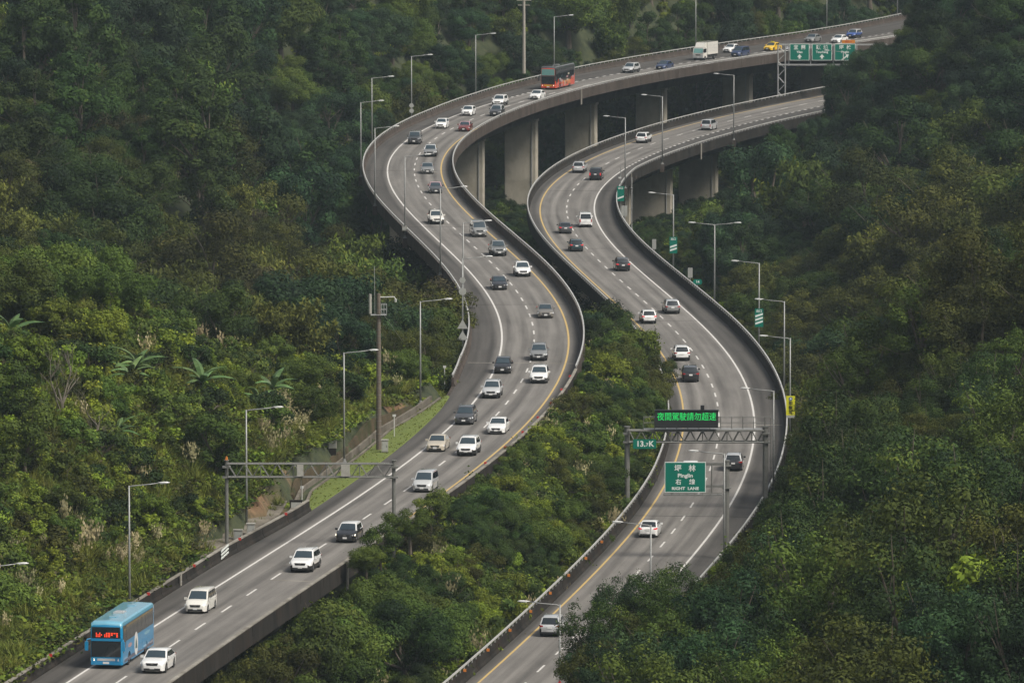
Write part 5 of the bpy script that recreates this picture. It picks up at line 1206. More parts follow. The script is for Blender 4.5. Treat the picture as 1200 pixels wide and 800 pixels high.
# small maintenance post and pipe at the near bend
S, o = RR.near(*unp(746, 205, ZR+1)); p = RR.at(S, eRr(Yat(RR,S))+.75); r = empty('drain_pipe', (p.x, p.y, ZR-9)); mb = MB(); mb.tube([(0,0,0),(0,0,9.6)], .10, 6); mb.build('pipe', M['galv'], r)
for z in (2,5,8): mb = MB(); mb.box(-.16,.16,-.14,.14,z,z+.12); mb.build('clip', M['galv'], r)
tag(r, 'grey drain pipe dropping from the near bend in front of the wide pier', 'pipe')
# guy wire on the left slopes
for (a, ya, za), (b, yb_, zb_), lab in [((444,342,None),(500,445,None),'thin wire running down from the brown mast to the slope')]:
    x0, z0 = wpx(a, ya+18, pm.y+.3); h = ray_ground(500, 440, .2, 740, 900); x1, y1, z1 = h if h else (-8, 790, 0); r = empty('guy_wire', (x0, pm.y, z0)); mb = MB(); mb.tube([(0,0,0),(x1-x0, y1-pm.y, z1-z0)], .03, 4); mb.build('wire', M['galv'], r); mb = MB(); mb.box(x1-x0-.15, x1-x0+.15, y1-pm.y-.15, y1-pm.y+.15, z1-z0-.3, z1-z0+.15); mb.build('anchor', M['coping'], r); tag(r, lab, 'cable')
# ------------------------------------------------------------------ vehicles (forward is +x, wheels on z = 0)
def smooth_interp(x, xs, ys): return float(np.interp(x, xs, ys))
WH = {}
def wheel_meshes(r, w):
    k = (r, w)
    if k in WH: return WH[k]
    n = 20; v = []; f = []; prof = [(-w/2, r*.66), (-w/2, r*.94), (-w*.38, r), (w*.38, r), (w/2, r*.94), (w/2, r*.66)]
    for y, q in prof:
        for i in range(n): t = 2*math.pi*i/n; v.append((q*math.cos(t), y, q*math.sin(t)))
    for j in range(len(prof)-1):
        for i in range(n): f.append((j*n+i, j*n+(i+1)%n, (j+1)*n+(i+1)%n, (j+1)*n+i))
    f.append(tuple(range((len(prof)-1)*n, len(prof)*n))); f.append(tuple(range(n)))
    ty = MB().add(v, f).mesh('tyre', (M['tyre'],))
    mb = MB(); mb.tube([(0,w*.5-.005,0),(0,w*.5+.004,0)], r*.63, 16)
    rim_b = mb.mesh('wheel_disc', (M['black'],)); mb = MB()
    for i in range(5):
        t = 2*math.pi*i/5; c, s = math.cos(t), math.sin(t); a = r*.10; q = r*.60
        mb.add([(c*0-s*a, w*.5+.006, s*0+c*a), (s*a, w*.5+.006, -c*a), (c*q+s*a*.8, w*.5+.012, s*q-c*a*.8), (c*q-s*a*.8, w*.5+.012, s*q+c*a*.8)], [(0,1,2,3)])
    mb.tube([(0,w*.5,0),(0,w*.5+.02,0)], r*.14, 8); mb.prism([(math.cos(2*math.pi*i/16)*r*.66, math.sin(2*math.pi*i/16)*r*.66) for i in range(16)] , 'y', w*.5-.012, w*.5-.004); rim = mb.mesh('rim', (M['rim'],))
    WH[k] = (ty, rim_b, rim); return WH[k]
SPEC = {
 # L, W, H, belt front/rear, hood (cowl) height, nose height, windscreen base x, roof start, roof end, rear glass base, tail height, wheel r, ground clearance, wheelbase, cladding
 'suv':   dict(L=4.65,W=1.86,H=1.67,belt=1.04,nose=.82,cowl=1.06,ws=1.08,rs=.38,re=-1.75,rb=-2.14,tail=1.02,wr=.36,gc=.22,wb=2.68,clad=True,rails=True),
 'big_suv':dict(L=4.85,W=1.93,H=1.72,belt=1.09,nose=.90,cowl=1.10,ws=1.10,rs=.42,re=-1.95,rb=-2.28,tail=1.06,wr=.38,gc=.23,wb=2.86,clad=True,rails=True),
 'coupe_suv':dict(L=4.75,W=1.92,H=1.62,belt=1.05,nose=.88,cowl=1.06,ws=1.12,rs=.36,re=-1.1,rb=-2.18,tail=1.05,wr=.38,gc=.2,wb=2.86,clad=False,rails=False),
 'crossover':dict(L=4.35,W=1.79,H=1.57,belt=.99,nose=.78,cowl=1.00,ws=1.02,rs=.34,re=-1.55,rb=-2.0,tail=1.0,wr=.34,gc=.2,wb=2.61,clad=True,rails=False),
 'sedan': dict(L=4.65,W=1.79,H=1.45,belt=.93,nose=.70,cowl=.94,ws=.98,rs=.22,re=-.98,rb=-1.68,tail=.96,wr=.32,gc=.16,wb=2.70,clad=False,rails=False),
 'hatch': dict(L=4.1,W=1.73,H=1.48,belt=.94,nose=.74,cowl=.96,ws=.96,rs=.30,re=-1.5,rb=-1.92,tail=.96,wr=.31,gc=.16,wb=2.55,clad=False,rails=False),
 'mpv':   dict(L=4.75,W=1.80,H=1.76,belt=1.04,nose=.80,cowl=1.08,ws=1.42,rs=.66,re=-2.0,rb=-2.25,tail=1.02,wr=.33,gc=.18,wb=2.80,clad=False,rails=False),
 'van':   dict(L=4.9,W=1.88,H=1.97,belt=1.16,nose=.95,cowl=1.20,ws=1.78,rs=1.06,re=-2.25,rb=-2.4,tail=1.14,wr=.34,gc=.2,wb=3.0,clad=False,rails=False),
 'jeep':  dict(L=4.5,W=1.88,H=1.84,belt=1.16,nose=1.02,cowl=1.16,ws=.92,rs=.62,re=-2.0,rb=-2.16,tail=1.14,wr=.40,gc=.27,wb=2.8,clad=True,rails=False),
 'pickup':dict(L=5.25,W=1.88,H=1.80,belt=1.14,nose=.98,cowl=1.12,ws=1.20,rs=.55,re=-.95,rb=-1.15,tail=1.10,wr=.38,gc=.26,wb=3.08,clad=True,rails=False),
}
PROTO = {}
def car_proto(kind_, pal, lit='none', roof=None, lower=None):
    key = (kind_, pal, lit, roof, lower)
    if key in PROTO: return PROTO[key]
    s = SPEC[kind_]; L, Wd, H = s['L'], s['W'], s['H']; hw = Wd/2; bm_ = P[pal]; fx, rx = L/2, -L/2; wf, wrr = s['wb']/2+.02, -s['wb']/2-.02+(.0); r = s['wr']; gc = s['gc']
    paint_low = P[lower] if lower else (M['black'] if s['clad'] and pal not in ('black','dark_grey') else bm_)
    root = empty('car'); 
    # body shell: cross-sections every few centimetres, with open wheel arches, tapered nose and tail
    xs = sorted(set([round(v, 3) for v in list(np.linspace(rx, fx, 23)) + [rx+.03, rx+.10, rx+.22, fx-.03, fx-.10, fx-.22, fx-.4] + [c + r*1.13*math.cos(t) for c in (wf, wrr) for t in np.linspace(0, math.pi, 9)]]))
    top = lambda x: smooth_interp(x, [rx, rx+.04, rx+.14, s['rb'], s['ws'], s['ws']+.35, fx-.35, fx-.10, fx-.02, fx], [s['tail']*.80, s['tail']*.93, s['tail'], s['tail'], s['cowl'], s['cowl']-.05, s['nose']+.05, s['nose']-.05, s['nose']-.16, s['nose']-.24])
    pl = lambda x: hw*smooth_interp(x, [rx, rx+.03, rx+.10, rx+.28, rx+.8, 0, fx-.9, fx-.42, fx-.14, fx-.04, fx], [.76,.86,.93,.98,1,1,1,.965,.86,.76,.66])
    bot = lambda x: gc + smooth_interp(x, [rx, rx+.12, rx+.5, fx-.6, fx-.1, fx], [.14,.04,0,0,.0,.08])
    mb = MB(); rows = []
    for x in xs:
        w, zt, zb = pl(x), top(x), bot(x); arch = 0
        for c in (wf, wrr):
            if abs(x-c) < r*1.13: arch = max(arch, r + math.sqrt(max((r*1.13)**2-(x-c)**2, 0)))
        za = max(zb+.02, arch); zm = max(za+.02, (zb+.36)); zs_ = max(zm+.03, zt-.24); wi = w-.30
        rows.append([(x,0,zb),(x,wi,zb),(x,wi+.01,max(zb,za-.01)),(x,w*.975,za),(x,w*1.0,zm),(x,w*.995,zs_),(x,w*.955,zt-.07),(x,w*.86,zt-.012),(x,w*.5,zt+.012),(x,0,zt+.02)])
    k = len(rows[0]); ns = len(rows)
    for side in (1, -1):
        v = [(a, b*side, c) for rr_ in rows for a, b, c in rr_]; base = len(mb.v); mb.v += v
        for i in range(ns-1):
            for j in range(k-1):
                f = (base+i*k+j, base+i*k+j+1, base+(i+1)*k+j+1, base+(i+1)*k+j)
                if side < 0: f = f[::-1]
                mb.f.append(f); mb.m.append(1 if j <= 3 else 0)
        for i, rev in ((0, side > 0), (ns-1, side < 0)):
            f = [base+i*k+j for j in range(k)]; mb.f.append(tuple(f if rev else f[::-1])); mb.m.append(0)
    me = mb.mesh('body', (bm_, paint_low), True); bmx = bmesh.new(); bmx.from_mesh(me); bmesh.ops.remove_doubles(bmx, verts=bmx.verts, dist=.002); bmx.to_mesh(me); bmx.free()
    try: me.set_sharp_from_angle(angle=R(38))
    except Exception: pass
    link('body', me, root)
    # greenhouse
    bz = s['belt']; wb_ = hw*.925; kk = .26 if kind_ not in ('van','jeep','mpv') else .16; wy = lambda z: wb_ - (z-bz)*kk
    st = [(s['ws'], s['cowl']-.03), (s['rs'], H-.05), ((s['rs']+s['re'])/2, H), (s['re'], H-.04), (s['rb'], s['tail']-.03)]
    st = [(s['ws'], bz-.03)] + [((s['ws']*(1-t)+s['rs']*t), bz+(H-.06-bz)*t) for t in (.5,)] + [(s['rs'], H-.06), (s['rs']-.25, H-.02), ((s['rs']+s['re'])/2, H), (s['re']+.2, H-.025), (s['re'], H-.06), ((s['re']+s['rb'])/2, (H+bz)/2-.03), (s['rb'], bz-.03)]
    mb = MB(); n = 6; v = []
    for x, z in st:
        y = wy(z); yb = wy(bz-.1); v += [(x,yb,bz-.1),(x,y+.0,z-.045 if z > bz+.2 else z),(x,y*.90,z-.008),(x,-y*.90,z-.008),(x,-y,z-.045 if z > bz+.2 else z),(x,-yb,bz-.1)]
    f = []
    for i in range(len(st)-1):
        for j in range(n-1): f.append((i*n+j, i*n+j+1, (i+1)*n+j+1, (i+1)*n+j))
    f += [tuple(range(n)), tuple(reversed(range((len(st)-1)*n, len(st)*n)))]; mb.add(v, f); cm = mb.mesh('roof', (P[roof] if roof else bm_,), True)
    try: cm.set_sharp_from_angle(angle=R(35))
    except Exception: pass
    link('roof', cm, root)
    def slab(x0, z0, x1, z1, in0, in1, d, nm, mt):   # glass on the sloping front or rear plane
        a, b = Vector((x0,0,z0)), Vector((x1,0,z1)); nn = Vector((z1-z0, 0, -(x1-x0))).normalized()
        if nn.z < 0: nn = -nn
        t0, t1 = .06, .90; A = a.lerp(b, t0); B = a.lerp(b, t1); ya, yb2 = wy(A.z)-in0, wy(B.z)-in1; mb = MB(); q = []
        for p_, y in ((A,ya),(B,yb2)):
            for yy in (-1,-.5,0,.5,1): q.append(p_ + nn*(d + .03*(1-yy*yy)) + Vector((0, y*yy, 0)))
        mb.add(q, [(i, i+1, 6+i, 5+i) for i in range(4)]); mb.build(nm, mt, root, True)
    gl = M['glass_blue'] if lit != 'rear' else M['glass']
    slab(s['ws'], bz-.02, s['rs'], H-.06, .10, .11, .018, 'windscreen', M['glass_blue']); slab(s['rb'], bz-.02, s['re'], H-.06, .12, .12, .018, 'rear_window', M['glass'])
    # side windows: cut by pillars
    zt_, zb_ = H-.17, bz+.02; fr = lambda z: s['ws'] + (s['rs']-s['ws'])*(z-bz)/(H-.06-bz) - .16; re_ = lambda z: s['rb'] + (s['re']-s['rb'])*(z-bz)/(H-.06-bz) + .20
    xm = (fr(zt_)+re_(zt_))/2 + .12; cuts = [fr, xm+.04] ; xq = re_(zb_)*.55+xm*.45
    for side in (1, -1):
        for nm, (f0, f1) in (('side_window', (fr, lambda z: xm+.04)), ('side_window', (lambda z: xm-.04, (lambda z: xm-.98) if s['re'] < -1.3 else re_)), ('quarter_window', (lambda z: xm-1.06, re_))):
            if nm == 'quarter_window' and (s['re'] >= -1.3 or xm-1.06 < re_(zt_)+.12): continue
            mb = MB(); q = [(f(z), side*(wy(z)+.012), z) for f, z in ((f0,zb_),(f1,zb_),(f1,zt_),(f0,zt_))]
            if abs(q[0][0]-q[1][0]) < .1: continue
            mb.add(q, [(0,1,2,3)]); mb.build(nm, M['glass'], root)
        mb = MB(); mb.box(s['ws']-.30, s['ws']-.14, side*(hw-.02) if side > 0 else -hw-.20, hw+.20 if side > 0 else side*(hw-.02), bz-.02, bz+.15); o = mb.build('side_mirror', bm_, root)
        for xd, nm in ((xm+.15,'door_handle'),(xm-.85,'door_handle')): mb = MB(); mb.box(xd-.10, xd+.10, side*(hw*.998)-.006, side*(hw*.998)+.006, bz-.16, bz-.13); mb.build(nm, M['chrome'], root)
        # lights
        zh = s['nose']-.13; xh = fx-.33; yo = hw*.96
        mb = MB(); mb.add([(fx-.06, side*hw*.50, zh-.06),(fx-.30, side*hw*.975, zh-.03),(fx-.44, side*hw*.985, zh+.10),(fx-.13, side*hw*.56, zh+.07),(fx-.36, side*hw*.5, zh-.06),(fx-.6, side*hw*.9, zh-.03),(fx-.7, side*hw*.9, zh+.10),(fx-.4, side*hw*.5, zh+.07)],
                          [(0,1,2,3),(4,5,6,7),(0,4,7,3),(1,5,6,2),(3,2,6,7),(0,1,5,4)]); mb.v = [(a+.025, b*1.01, c) for a,b,c in mb.v]; mb.build('headlight', M['headlight_lit'] if lit == 'head' else M['headlight'], root)
        zt2 = s['tail']-.12; tl = M['tail_lit'] if lit == 'tail' else M['tail']
        if kind_ in ('mpv','van','jeep'): mb = MB(); mb.box(rx-.012, rx+.06, min(side*hw*.74,side*hw*.90), max(side*hw*.74,side*hw*.90), zt2-.28, zt2+.10)
        else: mb = MB(); mb.add([(rx-.014, side*hw*.60, zt2-.03),(rx+.03, side*hw*.86, zt2-.07),(rx+.20, side*hw*.99, zt2+.01),(rx+.20, side*hw*.985, zt2+.12),(rx+.03, side*hw*.86, zt2+.11),(rx+.005, side*hw*.60, zt2+.06)], [(0,1,4,5),(1,2,3,4)])
        mb.build('tail_light', tl, root)
    # front: grille, intake, plate; rear: plate, bumper insert
    zh = s['nose']-.16; mb = MB(); mb.add([(fx-.02, -hw*.42, zh-.10),(fx-.02, hw*.42, zh-.10),(fx-.05, hw*.50, zh+.09),(fx-.05, -hw*.50, zh+.09),(fx-.3, -hw*.42, zh-.10),(fx-.3, hw*.42, zh-.10),(fx-.3, hw*.50, zh+.09),(fx-.3, -hw*.5, zh+.09)], [(0,1,2,3),(0,4,5,1),(3,2,6,7),(0,3,7,4),(1,5,6,2)]); mb.v = [(a+.03,b,c) for a,b,c in mb.v]; g_ = mb.build('grille', M['black'], root)
    mb = MB(); mb.box(fx+.008, fx+.02, -.10, .10, zh+.0, zh+.06); mb.build('badge', M['chrome'], g_)
    mb = MB(); mb.box(fx-.15, fx+.012, -hw*.66, hw*.66, gc+.04, gc+.22); mb.build('lower_intake', M['black'], root)
    mb = MB(); mb.box(fx+.014, fx+.03, -.18, .18, gc+.17, gc+.32); mb.build('number_plate', M['plate'], root)
    mb = MB(); mb.box(rx-.03, rx-.008, -.19, .19, s['tail']-.30 if kind_ != 'sedan' else s['tail']-.26, s['tail']-.14 if kind_ != 'sedan' else s['tail']-.10); mb.build('number_plate', M['plate'], root)
    mb = MB(); mb.box(rx-.02, rx+.16, -hw*.80, hw*.80, gc+.04, gc+.22); mb.build('rear_bumper', M['black'], root)
    if s['rails']:
        for side in (1,-1): y = side*(wy(H-.06)-.10); mb = MB(); mb.tube([(s['rs']-.05,y,H-.03),(s['rs']-.2,y,H+.04),(s['re']+.15,y,H+.04),(s['re'],y,H-.03)], .02, 4); mb.build('roof_rail', M['chrome'], root)
    if kind_ == 'pickup':   # open bed behind the cab
        mb = MB(); mb.box(rx+.12, s['rb']-.06, -hw*.80, hw*.80, s['tail']+.015, s['tail']+.03); mb.build('bed_cover', M['black'], root)
    ty, dsc, rim = wheel_meshes(r, .23)
    for c in (wf, wrr):
        for side in (1, -1):
            w_ = link('wheel', ty, root); w_.location = (c, side*(hw-.14), r); w_.rotation_euler = (0, 0, 0 if side > 0 else math.pi); link('rim', rim, w_)
    PROTO[key] = root; return root
USED = set()
def place_vehicle(proto, key, road, px, py, rear, label, cat, L, lateral=None, yaw=0.0):
    """px, py: the middle of the near end of the vehicle at ground level, as seen"""
    first = key not in USED
    r = proto if first else copy_tree(proto)
    USED.add(key); S, o = road.from_px(px, py, .02)
    S += L/2
    if lateral is not None: o = lateral
    r.location = road.at(S, o, .012); r.rotation_euler = (0, 0, road.head(S) + (0 if rear else math.pi) + yaw); tag(r, label, cat); return r
def car(kind_, pal, road, px, py, label, cat='car', lit='none', roof=None, lower=None):
    rear = road is RR; pr = car_proto(kind_, pal, lit, roof, lower); r = place_vehicle(pr, (kind_, pal, lit, roof, lower), road, px, py, rear, label, cat, SPEC[kind_]['L'])
    r['group'] = 'cars on the approaching lanes' if road is RL else 'cars on the departing lanes'; return r
A_, D_ = RL, RR
car('coupe_suv','white',A_,178,789,'white sporty SUV right beside the blue coach')
car('mpv','pearl',A_,228.5,719,'pearl white people carrier behind the blue coach')
car('big_suv','white',A_,351.5,671,'white SUV with dark grille in front of the median parapet')
car('crossover','black',A_,404,636,'black car with glowing headlights and pale roof left of the median trees',lit='head',roof='white')
car('mpv','silver',A_,494,577,'silver people carrier half behind the bushes of the planted strip')
car('suv','white',A_,545.5,534.5,'white SUV right beside the beige sedan')
car('sedan','beige',A_,509.5,529.5,'beige sedan next to the white SUV')
car('sedan','white',A_,581,509,'white sedan right of the black SUV')
car('suv','dark_grey',A_,543,498,'dark SUV with pale bonnet on the edge line',roof='dark_grey')
car('suv','silver',A_,575,467,'boxy silver SUV behind the dark SUV')
car('crossover','black',A_,588.5,438,'black car at the expansion joint by the white edge line')
car('suv','white',A_,631,449.5,'white SUV with dark lower bumper just after the expansion joint',lower='dark_grey')
car('suv','grey',A_,631,423,'grey SUV with pale bonnet just before the expansion joint')
car('sedan','taupe',A_,639.5,373,'taupe grey sedan nearest the right-hand bend')
car('sedan','black',A_,586,340,'black sedan left of the small white SUV')
car('suv','white',A_,613.5,324.5,'white SUV right of the black sedan')
car('pickup','grey',A_,585.5,300.5,'dark pickup with silver bonnet behind a lamp arm','pickup')
car('van','grey',A_,562.5,278,'grey van near the median parapet','van')
car('suv','pearl',A_,512.5,263,'cream SUV behind a lamp pole on the upper straight')
car('sedan','dark_grey',A_,511,227,'dark sedan with pinkish windscreen near the yellow line',roof='pink')
car('sedan','grey',A_,501,204,'grey sedan between the silver SUV and the dark sedan')
car('suv','grey',A_,504,184,'dark grey SUV with pale roof in the upper bend',roof='silver')
car('jeep','dark_grey',A_,485,169.5,'dark boxy jeep at the outer side of the upper bend','car',roof='grey')
car('hatch','white',A_,516,151,'white hatchback left of the maroon sedan')
car('sedan','maroon',A_,543,154.5,'maroon sedan at the inner parapet of the upper bend',roof='pink')
car('hatch','white',A_,546.5,136,'white hatchback left of the black-fronted SUV')
car('suv','dark_grey',A_,579.5,136.5,'black-fronted SUV with a silver roof by the inner parapet',roof='silver')
car('suv','white',A_,582.5,124.5,'white SUV directly behind the black-fronted one')
car('sedan','white',A_,626,117,'white sedan just in front of the orange coach')
car('suv','silver',A_,734,86,'silver SUV behind the orange coach')
car('sedan','navy',A_,773,82,'dark blue sedan with pale bonnet behind the silver SUV')
car('sedan','white',A_,851,62,'white sedan beside the blue car behind the truck')
car('mpv','navy',A_,861,67,'dark blue people carrier behind the white truck')
car('sedan','grey',A_,947,50,'grey sedan above the leftmost direction sign')
car('sedan','white',A_,978,51,'white sedan above the middle direction sign')
car('crossover','blue',A_,996,45,'blue car with white bonnet at the far right end',roof='silver')
car('sedan','silver',A_,924,62,'pale car mostly hidden behind the lattice leg of the far gantry')
tx = car('sedan','yellow',A_,899,60,'yellow taxi on the top viaduct','taxi'); mb = MB(); mb.box(-.12,.12,-.28,.28,1.45,1.60); mb.build('roof_sign', M['sign_yellow'], tx)
car('suv','silver',D_,644,746,'silver SUV at the bottom of the departing lanes',roof='silver')
car('sedan','white',D_,759,630,'white sedan behind the nearest thin lamp pole',lit='tail')
car('sedan','red',D_,808,559,'red car with white roof behind the big green sign',roof='white')
car('suv','black',D_,859,552,'black SUV right of the big green sign',roof='silver')
car('big_suv','black',D_,809.5,448,'black SUV just above the light board')
car('suv','white',D_,799.5,423,'white SUV driving behind the black one')
car('crossover','white',D_,761,379.5,'white car with red lamps behind the dark bushes',lit='tail')
car('suv','grey',D_,788.5,368,'grey SUV with rounded tail right of the white one',roof='silver')
car('suv','black',D_,730.5,318,'black SUV with lit red lamps by the white edge line',lit='tail')
car('crossover','teal',D_,676,295,'dark teal car with red lamps near the yellow line',lit='tail')
car('sedan','dark_grey',D_,663,274,'dark sedan left of the white van',lit='tail')
car('van','white',D_,686.5,266.5,'white van next to the dark sedan','van')
car('suv','silver',D_,677.5,203,'silver SUV left of the black jeep')
car('jeep','black',D_,697.5,211.5,'black jeep beside the silver SUV',lit='tail')
car('suv','white',D_,751,168,'white SUV on the far bend of the departing lanes')
car('mpv','silver',D_,827,153,'silver people carrier farthest up the departing lanes')

# ------------------------------------------------------------------ coaches
def coach(L, Wd, H, c, label, px, py, S_off=0.0, red=False):
    root = empty('coach'); hw = Wd/2; fx, rx = L/2, -L/2; gc = .30; body, rf = (P['coach_blue'], P['coach_roof']) if not red else (P['coach_black'], P['dark_grey'])
    r = .50; wf, wr_ = fx-2.6, rx+3.2; xs = sorted(set([round(x,3) for x in list(np.linspace(rx, fx, 30)) + [rx+.05, rx+.15, fx-.05, fx-.12, fx-.3] + [cc + r*1.1*math.cos(t) for cc in (wf, wr_) for t in np.linspace(0, math.pi, 9)]])); mb = MB(); rows = []
    for x in xs:
        w = hw*float(np.interp(x, [rx, rx+.05, rx+.2, fx-.35, fx-.1, fx], [.93,.97,1,1,.975,.93])); zt = H - float(np.interp(x, [rx, rx+.06, rx+.3, fx-.4, fx-.08, fx], [.22,.08,0,0,.10,.26])); arch = 0
        for cc in (wf, wr_):
            if abs(x-cc) < r*1.1: arch = max(arch, r + math.sqrt(max((r*1.1)**2-(x-cc)**2, 0)))
        za = max(gc, arch); rows.append([(x,0,gc),(x,w-.4,gc),(x,w-.39,max(gc,za-.01)),(x,w,za),(x,w,max(za+.02,1.15)),(x,w,2.0),(x,w*.995,zt-.30),(x,w*.965,zt-.12),(x,w*.86,zt-.02),(x,0,zt+.03)])
    k = 10; ns = len(rows)
    for side in (1,-1):
        base = len(mb.v); mb.v += [(a, b*side, c_) for rr_ in rows for a, b, c_ in rr_]
        for i in range(ns-1):
            xm = (xs[i]+xs[i+1])/2
            for j in range(k-1):
                f = (base+i*k+j, base+i*k+j+1, base+(i+1)*k+j+1, base+(i+1)*k+j); mb.f.append(f if side > 0 else f[::-1]); mb.m.append(1 if j >= 6 else (2 if red and (j <= 4 and (xm > fx-2 or xm < rx+2.5 or j <= 3)) else 0))
        for i, rev in ((0, side > 0), (ns-1, side < 0)):
            f = [base+i*k+j for j in range(k)]; mb.f.append(tuple(f if rev else f[::-1])); mb.m.append(0 if not (red and i) else 2)
    me = mb.mesh('body', (body, rf, P['coach_red']), True)
    try: me.set_sharp_from_angle(angle=R(30))
    except Exception: pass
    link('body', me, root)
    # front: upper window, band, lower windscreen, bumper lamps
    w = hw*.93; e = .012
    mb = MB(); mb.add([(fx+.016,-w*.96,2.34),(fx+.016,w*.96,2.34),(fx+.016,w*.93,H-.40),(fx+.016,-w*.93,H-.40)], [(0,1,2,3)]); uw = mb.build('upper_windscreen', M['glass_teal'] if red else M['glass'], root)
    mb = MB(); mb.box(fx-.02, fx+.05, -w, w, 2.14, 2.30); mb.build('front_band', body if not red else P['dark_grey'], root)
    mb = MB(); mb.add([(fx+.018,-w*.98,.92),(fx+.018,w*.98,.92),(fx+.018,w*.98,2.12),(fx+.018,-w*.98,2.12)], [(0,1,2,3)]); mb.build('windscreen', M['glass'], root)
    for s_ in (-.3,.35): mb = MB(); mb.tube([(fx+.035,s_,1.0),(fx+.035,s_+.45,1.75)], .014, 4); mb.build('wiper', M['black'], root)
    mb = MB(); mb.box(fx-.2, fx+.05, -hw*.93, hw*.93, .32, .52); mb.build('front_bumper', P['coach_blue'] if not red else P['coach_red'], root)
    mb = MB(); mb.box(fx+.05, fx+.065, -.24, .24, .40, .55); mb.build('number_plate', M['plate'], root)
    mb = MB(); mb.box(fx-.02, fx+.012, -hw*.55, hw*.55, .62, .80); mb.build('grille', P['silver'] if not red else P['yellow'], root)
    for s_ in (1,-1):
        mb = MB(); mb.add([(fx+.03, s_*hw*.70, .62),(fx-.04, s_*hw*.955, .62),(fx-.10, s_*hw*.97, .84),(fx+.02, s_*hw*.74, .80)], [(0,1,2,3)]); mb.build('headlight', M['headlight_lit'] if s_ < 0 or red else M['headlight'], root)
        mb = MB(); mb.tube([(fx-.1,s_*hw*.92,2.3),(fx+.35,s_*(hw+.16),2.28),(fx+.38,s_*(hw+.18),2.1)], .04, 6); mb.box(fx+.28, fx+.48, min(s_*(hw+.06),s_*(hw+.30)), max(s_*(hw+.06),s_*(hw+.30)), 1.45, 2.12); mb.build('side_mirror', P['coach_blue'] if not red else P['dark_grey'], root)
        n = 7; x0, x1 = rx+.7, fx-1.5; zl, zh = (2.05, H-.42) if not red else (1.75, H-.45)
        mb = MB(); mb.box(rx+.5, fx-.35, min(s_*hw*.99,s_*(hw+.006)), max(s_*hw*.99,s_*(hw+.006)), zl-.08, zh+.06); mb.build('window_band', P['coach_black'], root)
        for i in range(n):
            a = x0+(x1-x0)*i/n+.04; b = x0+(x1-x0)*(i+1)/n-.04; mb = MB(); mb.add([(a,s_*(hw+.014),zl),(b,s_*(hw+.014),zl),(b,s_*(hw+.010),zh),(a,s_*(hw+.010),zh)], [(0,1,2,3)]); mb.build('side_window', M['glass'], root)
        mb = MB(); mb.add([(fx-1.4,s_*(hw+.012),zl-.5),(fx-.35,s_*(hw+.004),zl-.9),(fx-.3,s_*(hw+.002),zh),(fx-1.4,s_*(hw+.012),zh)], [(0,1,2,3)]); mb.build('cab_window', M['glass'], root)
        for x in (-2.2,-.4,1.4): mb = MB(); mb.box(x-.75, x+.75, min(s_*hw,s_*(hw+.008)), max(s_*hw,s_*(hw+.008)), .55, 1.25); mb.build('luggage_door', body if not red else P['coach_orange'], root)
        mb = MB(); mb.box(rx-.012, rx+.05, min(s_*hw*.70,s_*hw*.90), max(s_*hw*.70,s_*hw*.90), .9, 1.5); mb.build('tail_light', M['tail'], root)
    if not red:   # white mascot-free patch of the livery: plain rounded shape with a dark centre, on the off side
        s_ = 1
        el = lambda cx, cz, a, b, n=16: [(cx+a*math.cos(2*math.pi*i/n), cz+b*math.sin(2*math.pi*i/n)) for i in range(n)]
        mb = MB(); mb.prism(el(.9,1.30,.66,.90), 'y', hw+.009, hw+.016); mb.build('livery_patch', P['white'], root); mb = MB(); mb.prism([(.55,.9),(1.25,.95),(1.15,1.45),(.92,1.75),(.66,1.4)], 'y', hw+.017, hw+.022); mb.build('livery_patch', P['dark_green'], root); mb = MB(); mb.prism([(-5.4,.42),(5.2,.42),(5.2,.62),(2.2,.72),(-2.0,.52),(-5.4,.9)], 'y', hw+.009, hw+.012); mb.build('livery_patch', P['navy'], root); mb = MB(); mb.prism(el(3.2,1.5,.7,.16), 'y', hw+.009, hw+.014); mb.build('livery_patch', P['pink'], root)
        mb = MB(); mb.prism(el(-3.2,1.62,1.1,.13), 'y', hw+.009, hw+.016); mb.build('livery_patch', P['teal'] if False else P['coach_roof'], root)
        # red dots of the route display behind the upper glass
        mb = MB(); g = random.Random(4); y = -.78
        while y < .80:
            ww = g.choice([.10,.14,.18]); z = 2.44
            while z < 2.78:
                if g.random() < .8: mb.box(fx+.008, fx+.035, y, y+ww*.8, z, z+.09)
                z += .12
            y += ww+.03
        mb.build('route_display', M['led_red'], root)
    else:
        g = random.Random(6)
        for k in range(16):
            x = g.uniform(rx+.4, fx-1.6); z = g.uniform(.7, 2.3); a, b = g.uniform(.25,.7), g.uniform(.12,.4)
            mb = MB(); mb.prism([(x+a*math.cos(t)*g.uniform(.7,1.2), z+b*math.sin(t)*g.uniform(.7,1.2)) for t in np.linspace(0, 2*math.pi, 9)[:-1]], 'y', hw+.016+.003*k, hw+.020+.003*k); mb.build('livery_patch', P[g.choice(['coach_orange','silver','grey','pink','coach_red','beige','teal'])], root)
        mb = MB(); mb.box(rx+.3, fx-.3, hw*.80, hw*.93, H-.11, H-.04); mb.build('roof_edge', P['silver'], root)
    mb = MB(); mb.box(.4,1.5,-.42,.42,H+.02,H+.12); mb.box(.6,1.3,-.3,.3,H+.12,H+.17); mb.build('roof_hatch', P['silver'] if not red else P['grey'], root)
    if not red:
        for x in (-3.4, 3.3): mb = MB(); mb.box(x-.35,x+.35,-.3,.3,H+.02,H+.06); mb.build('roof_hatch', P['coach_roof'], root)
    ty, d_, rim = wheel_meshes(r, .30)
    for cc in (wf, wr_):
        for s_ in (1,-1): w_ = link('wheel', ty, root); w_.location = (cc, s_*(hw-.18), r); w_.rotation_euler = (0,0,0 if s_ > 0 else math.pi); link('rim', rim, w_)
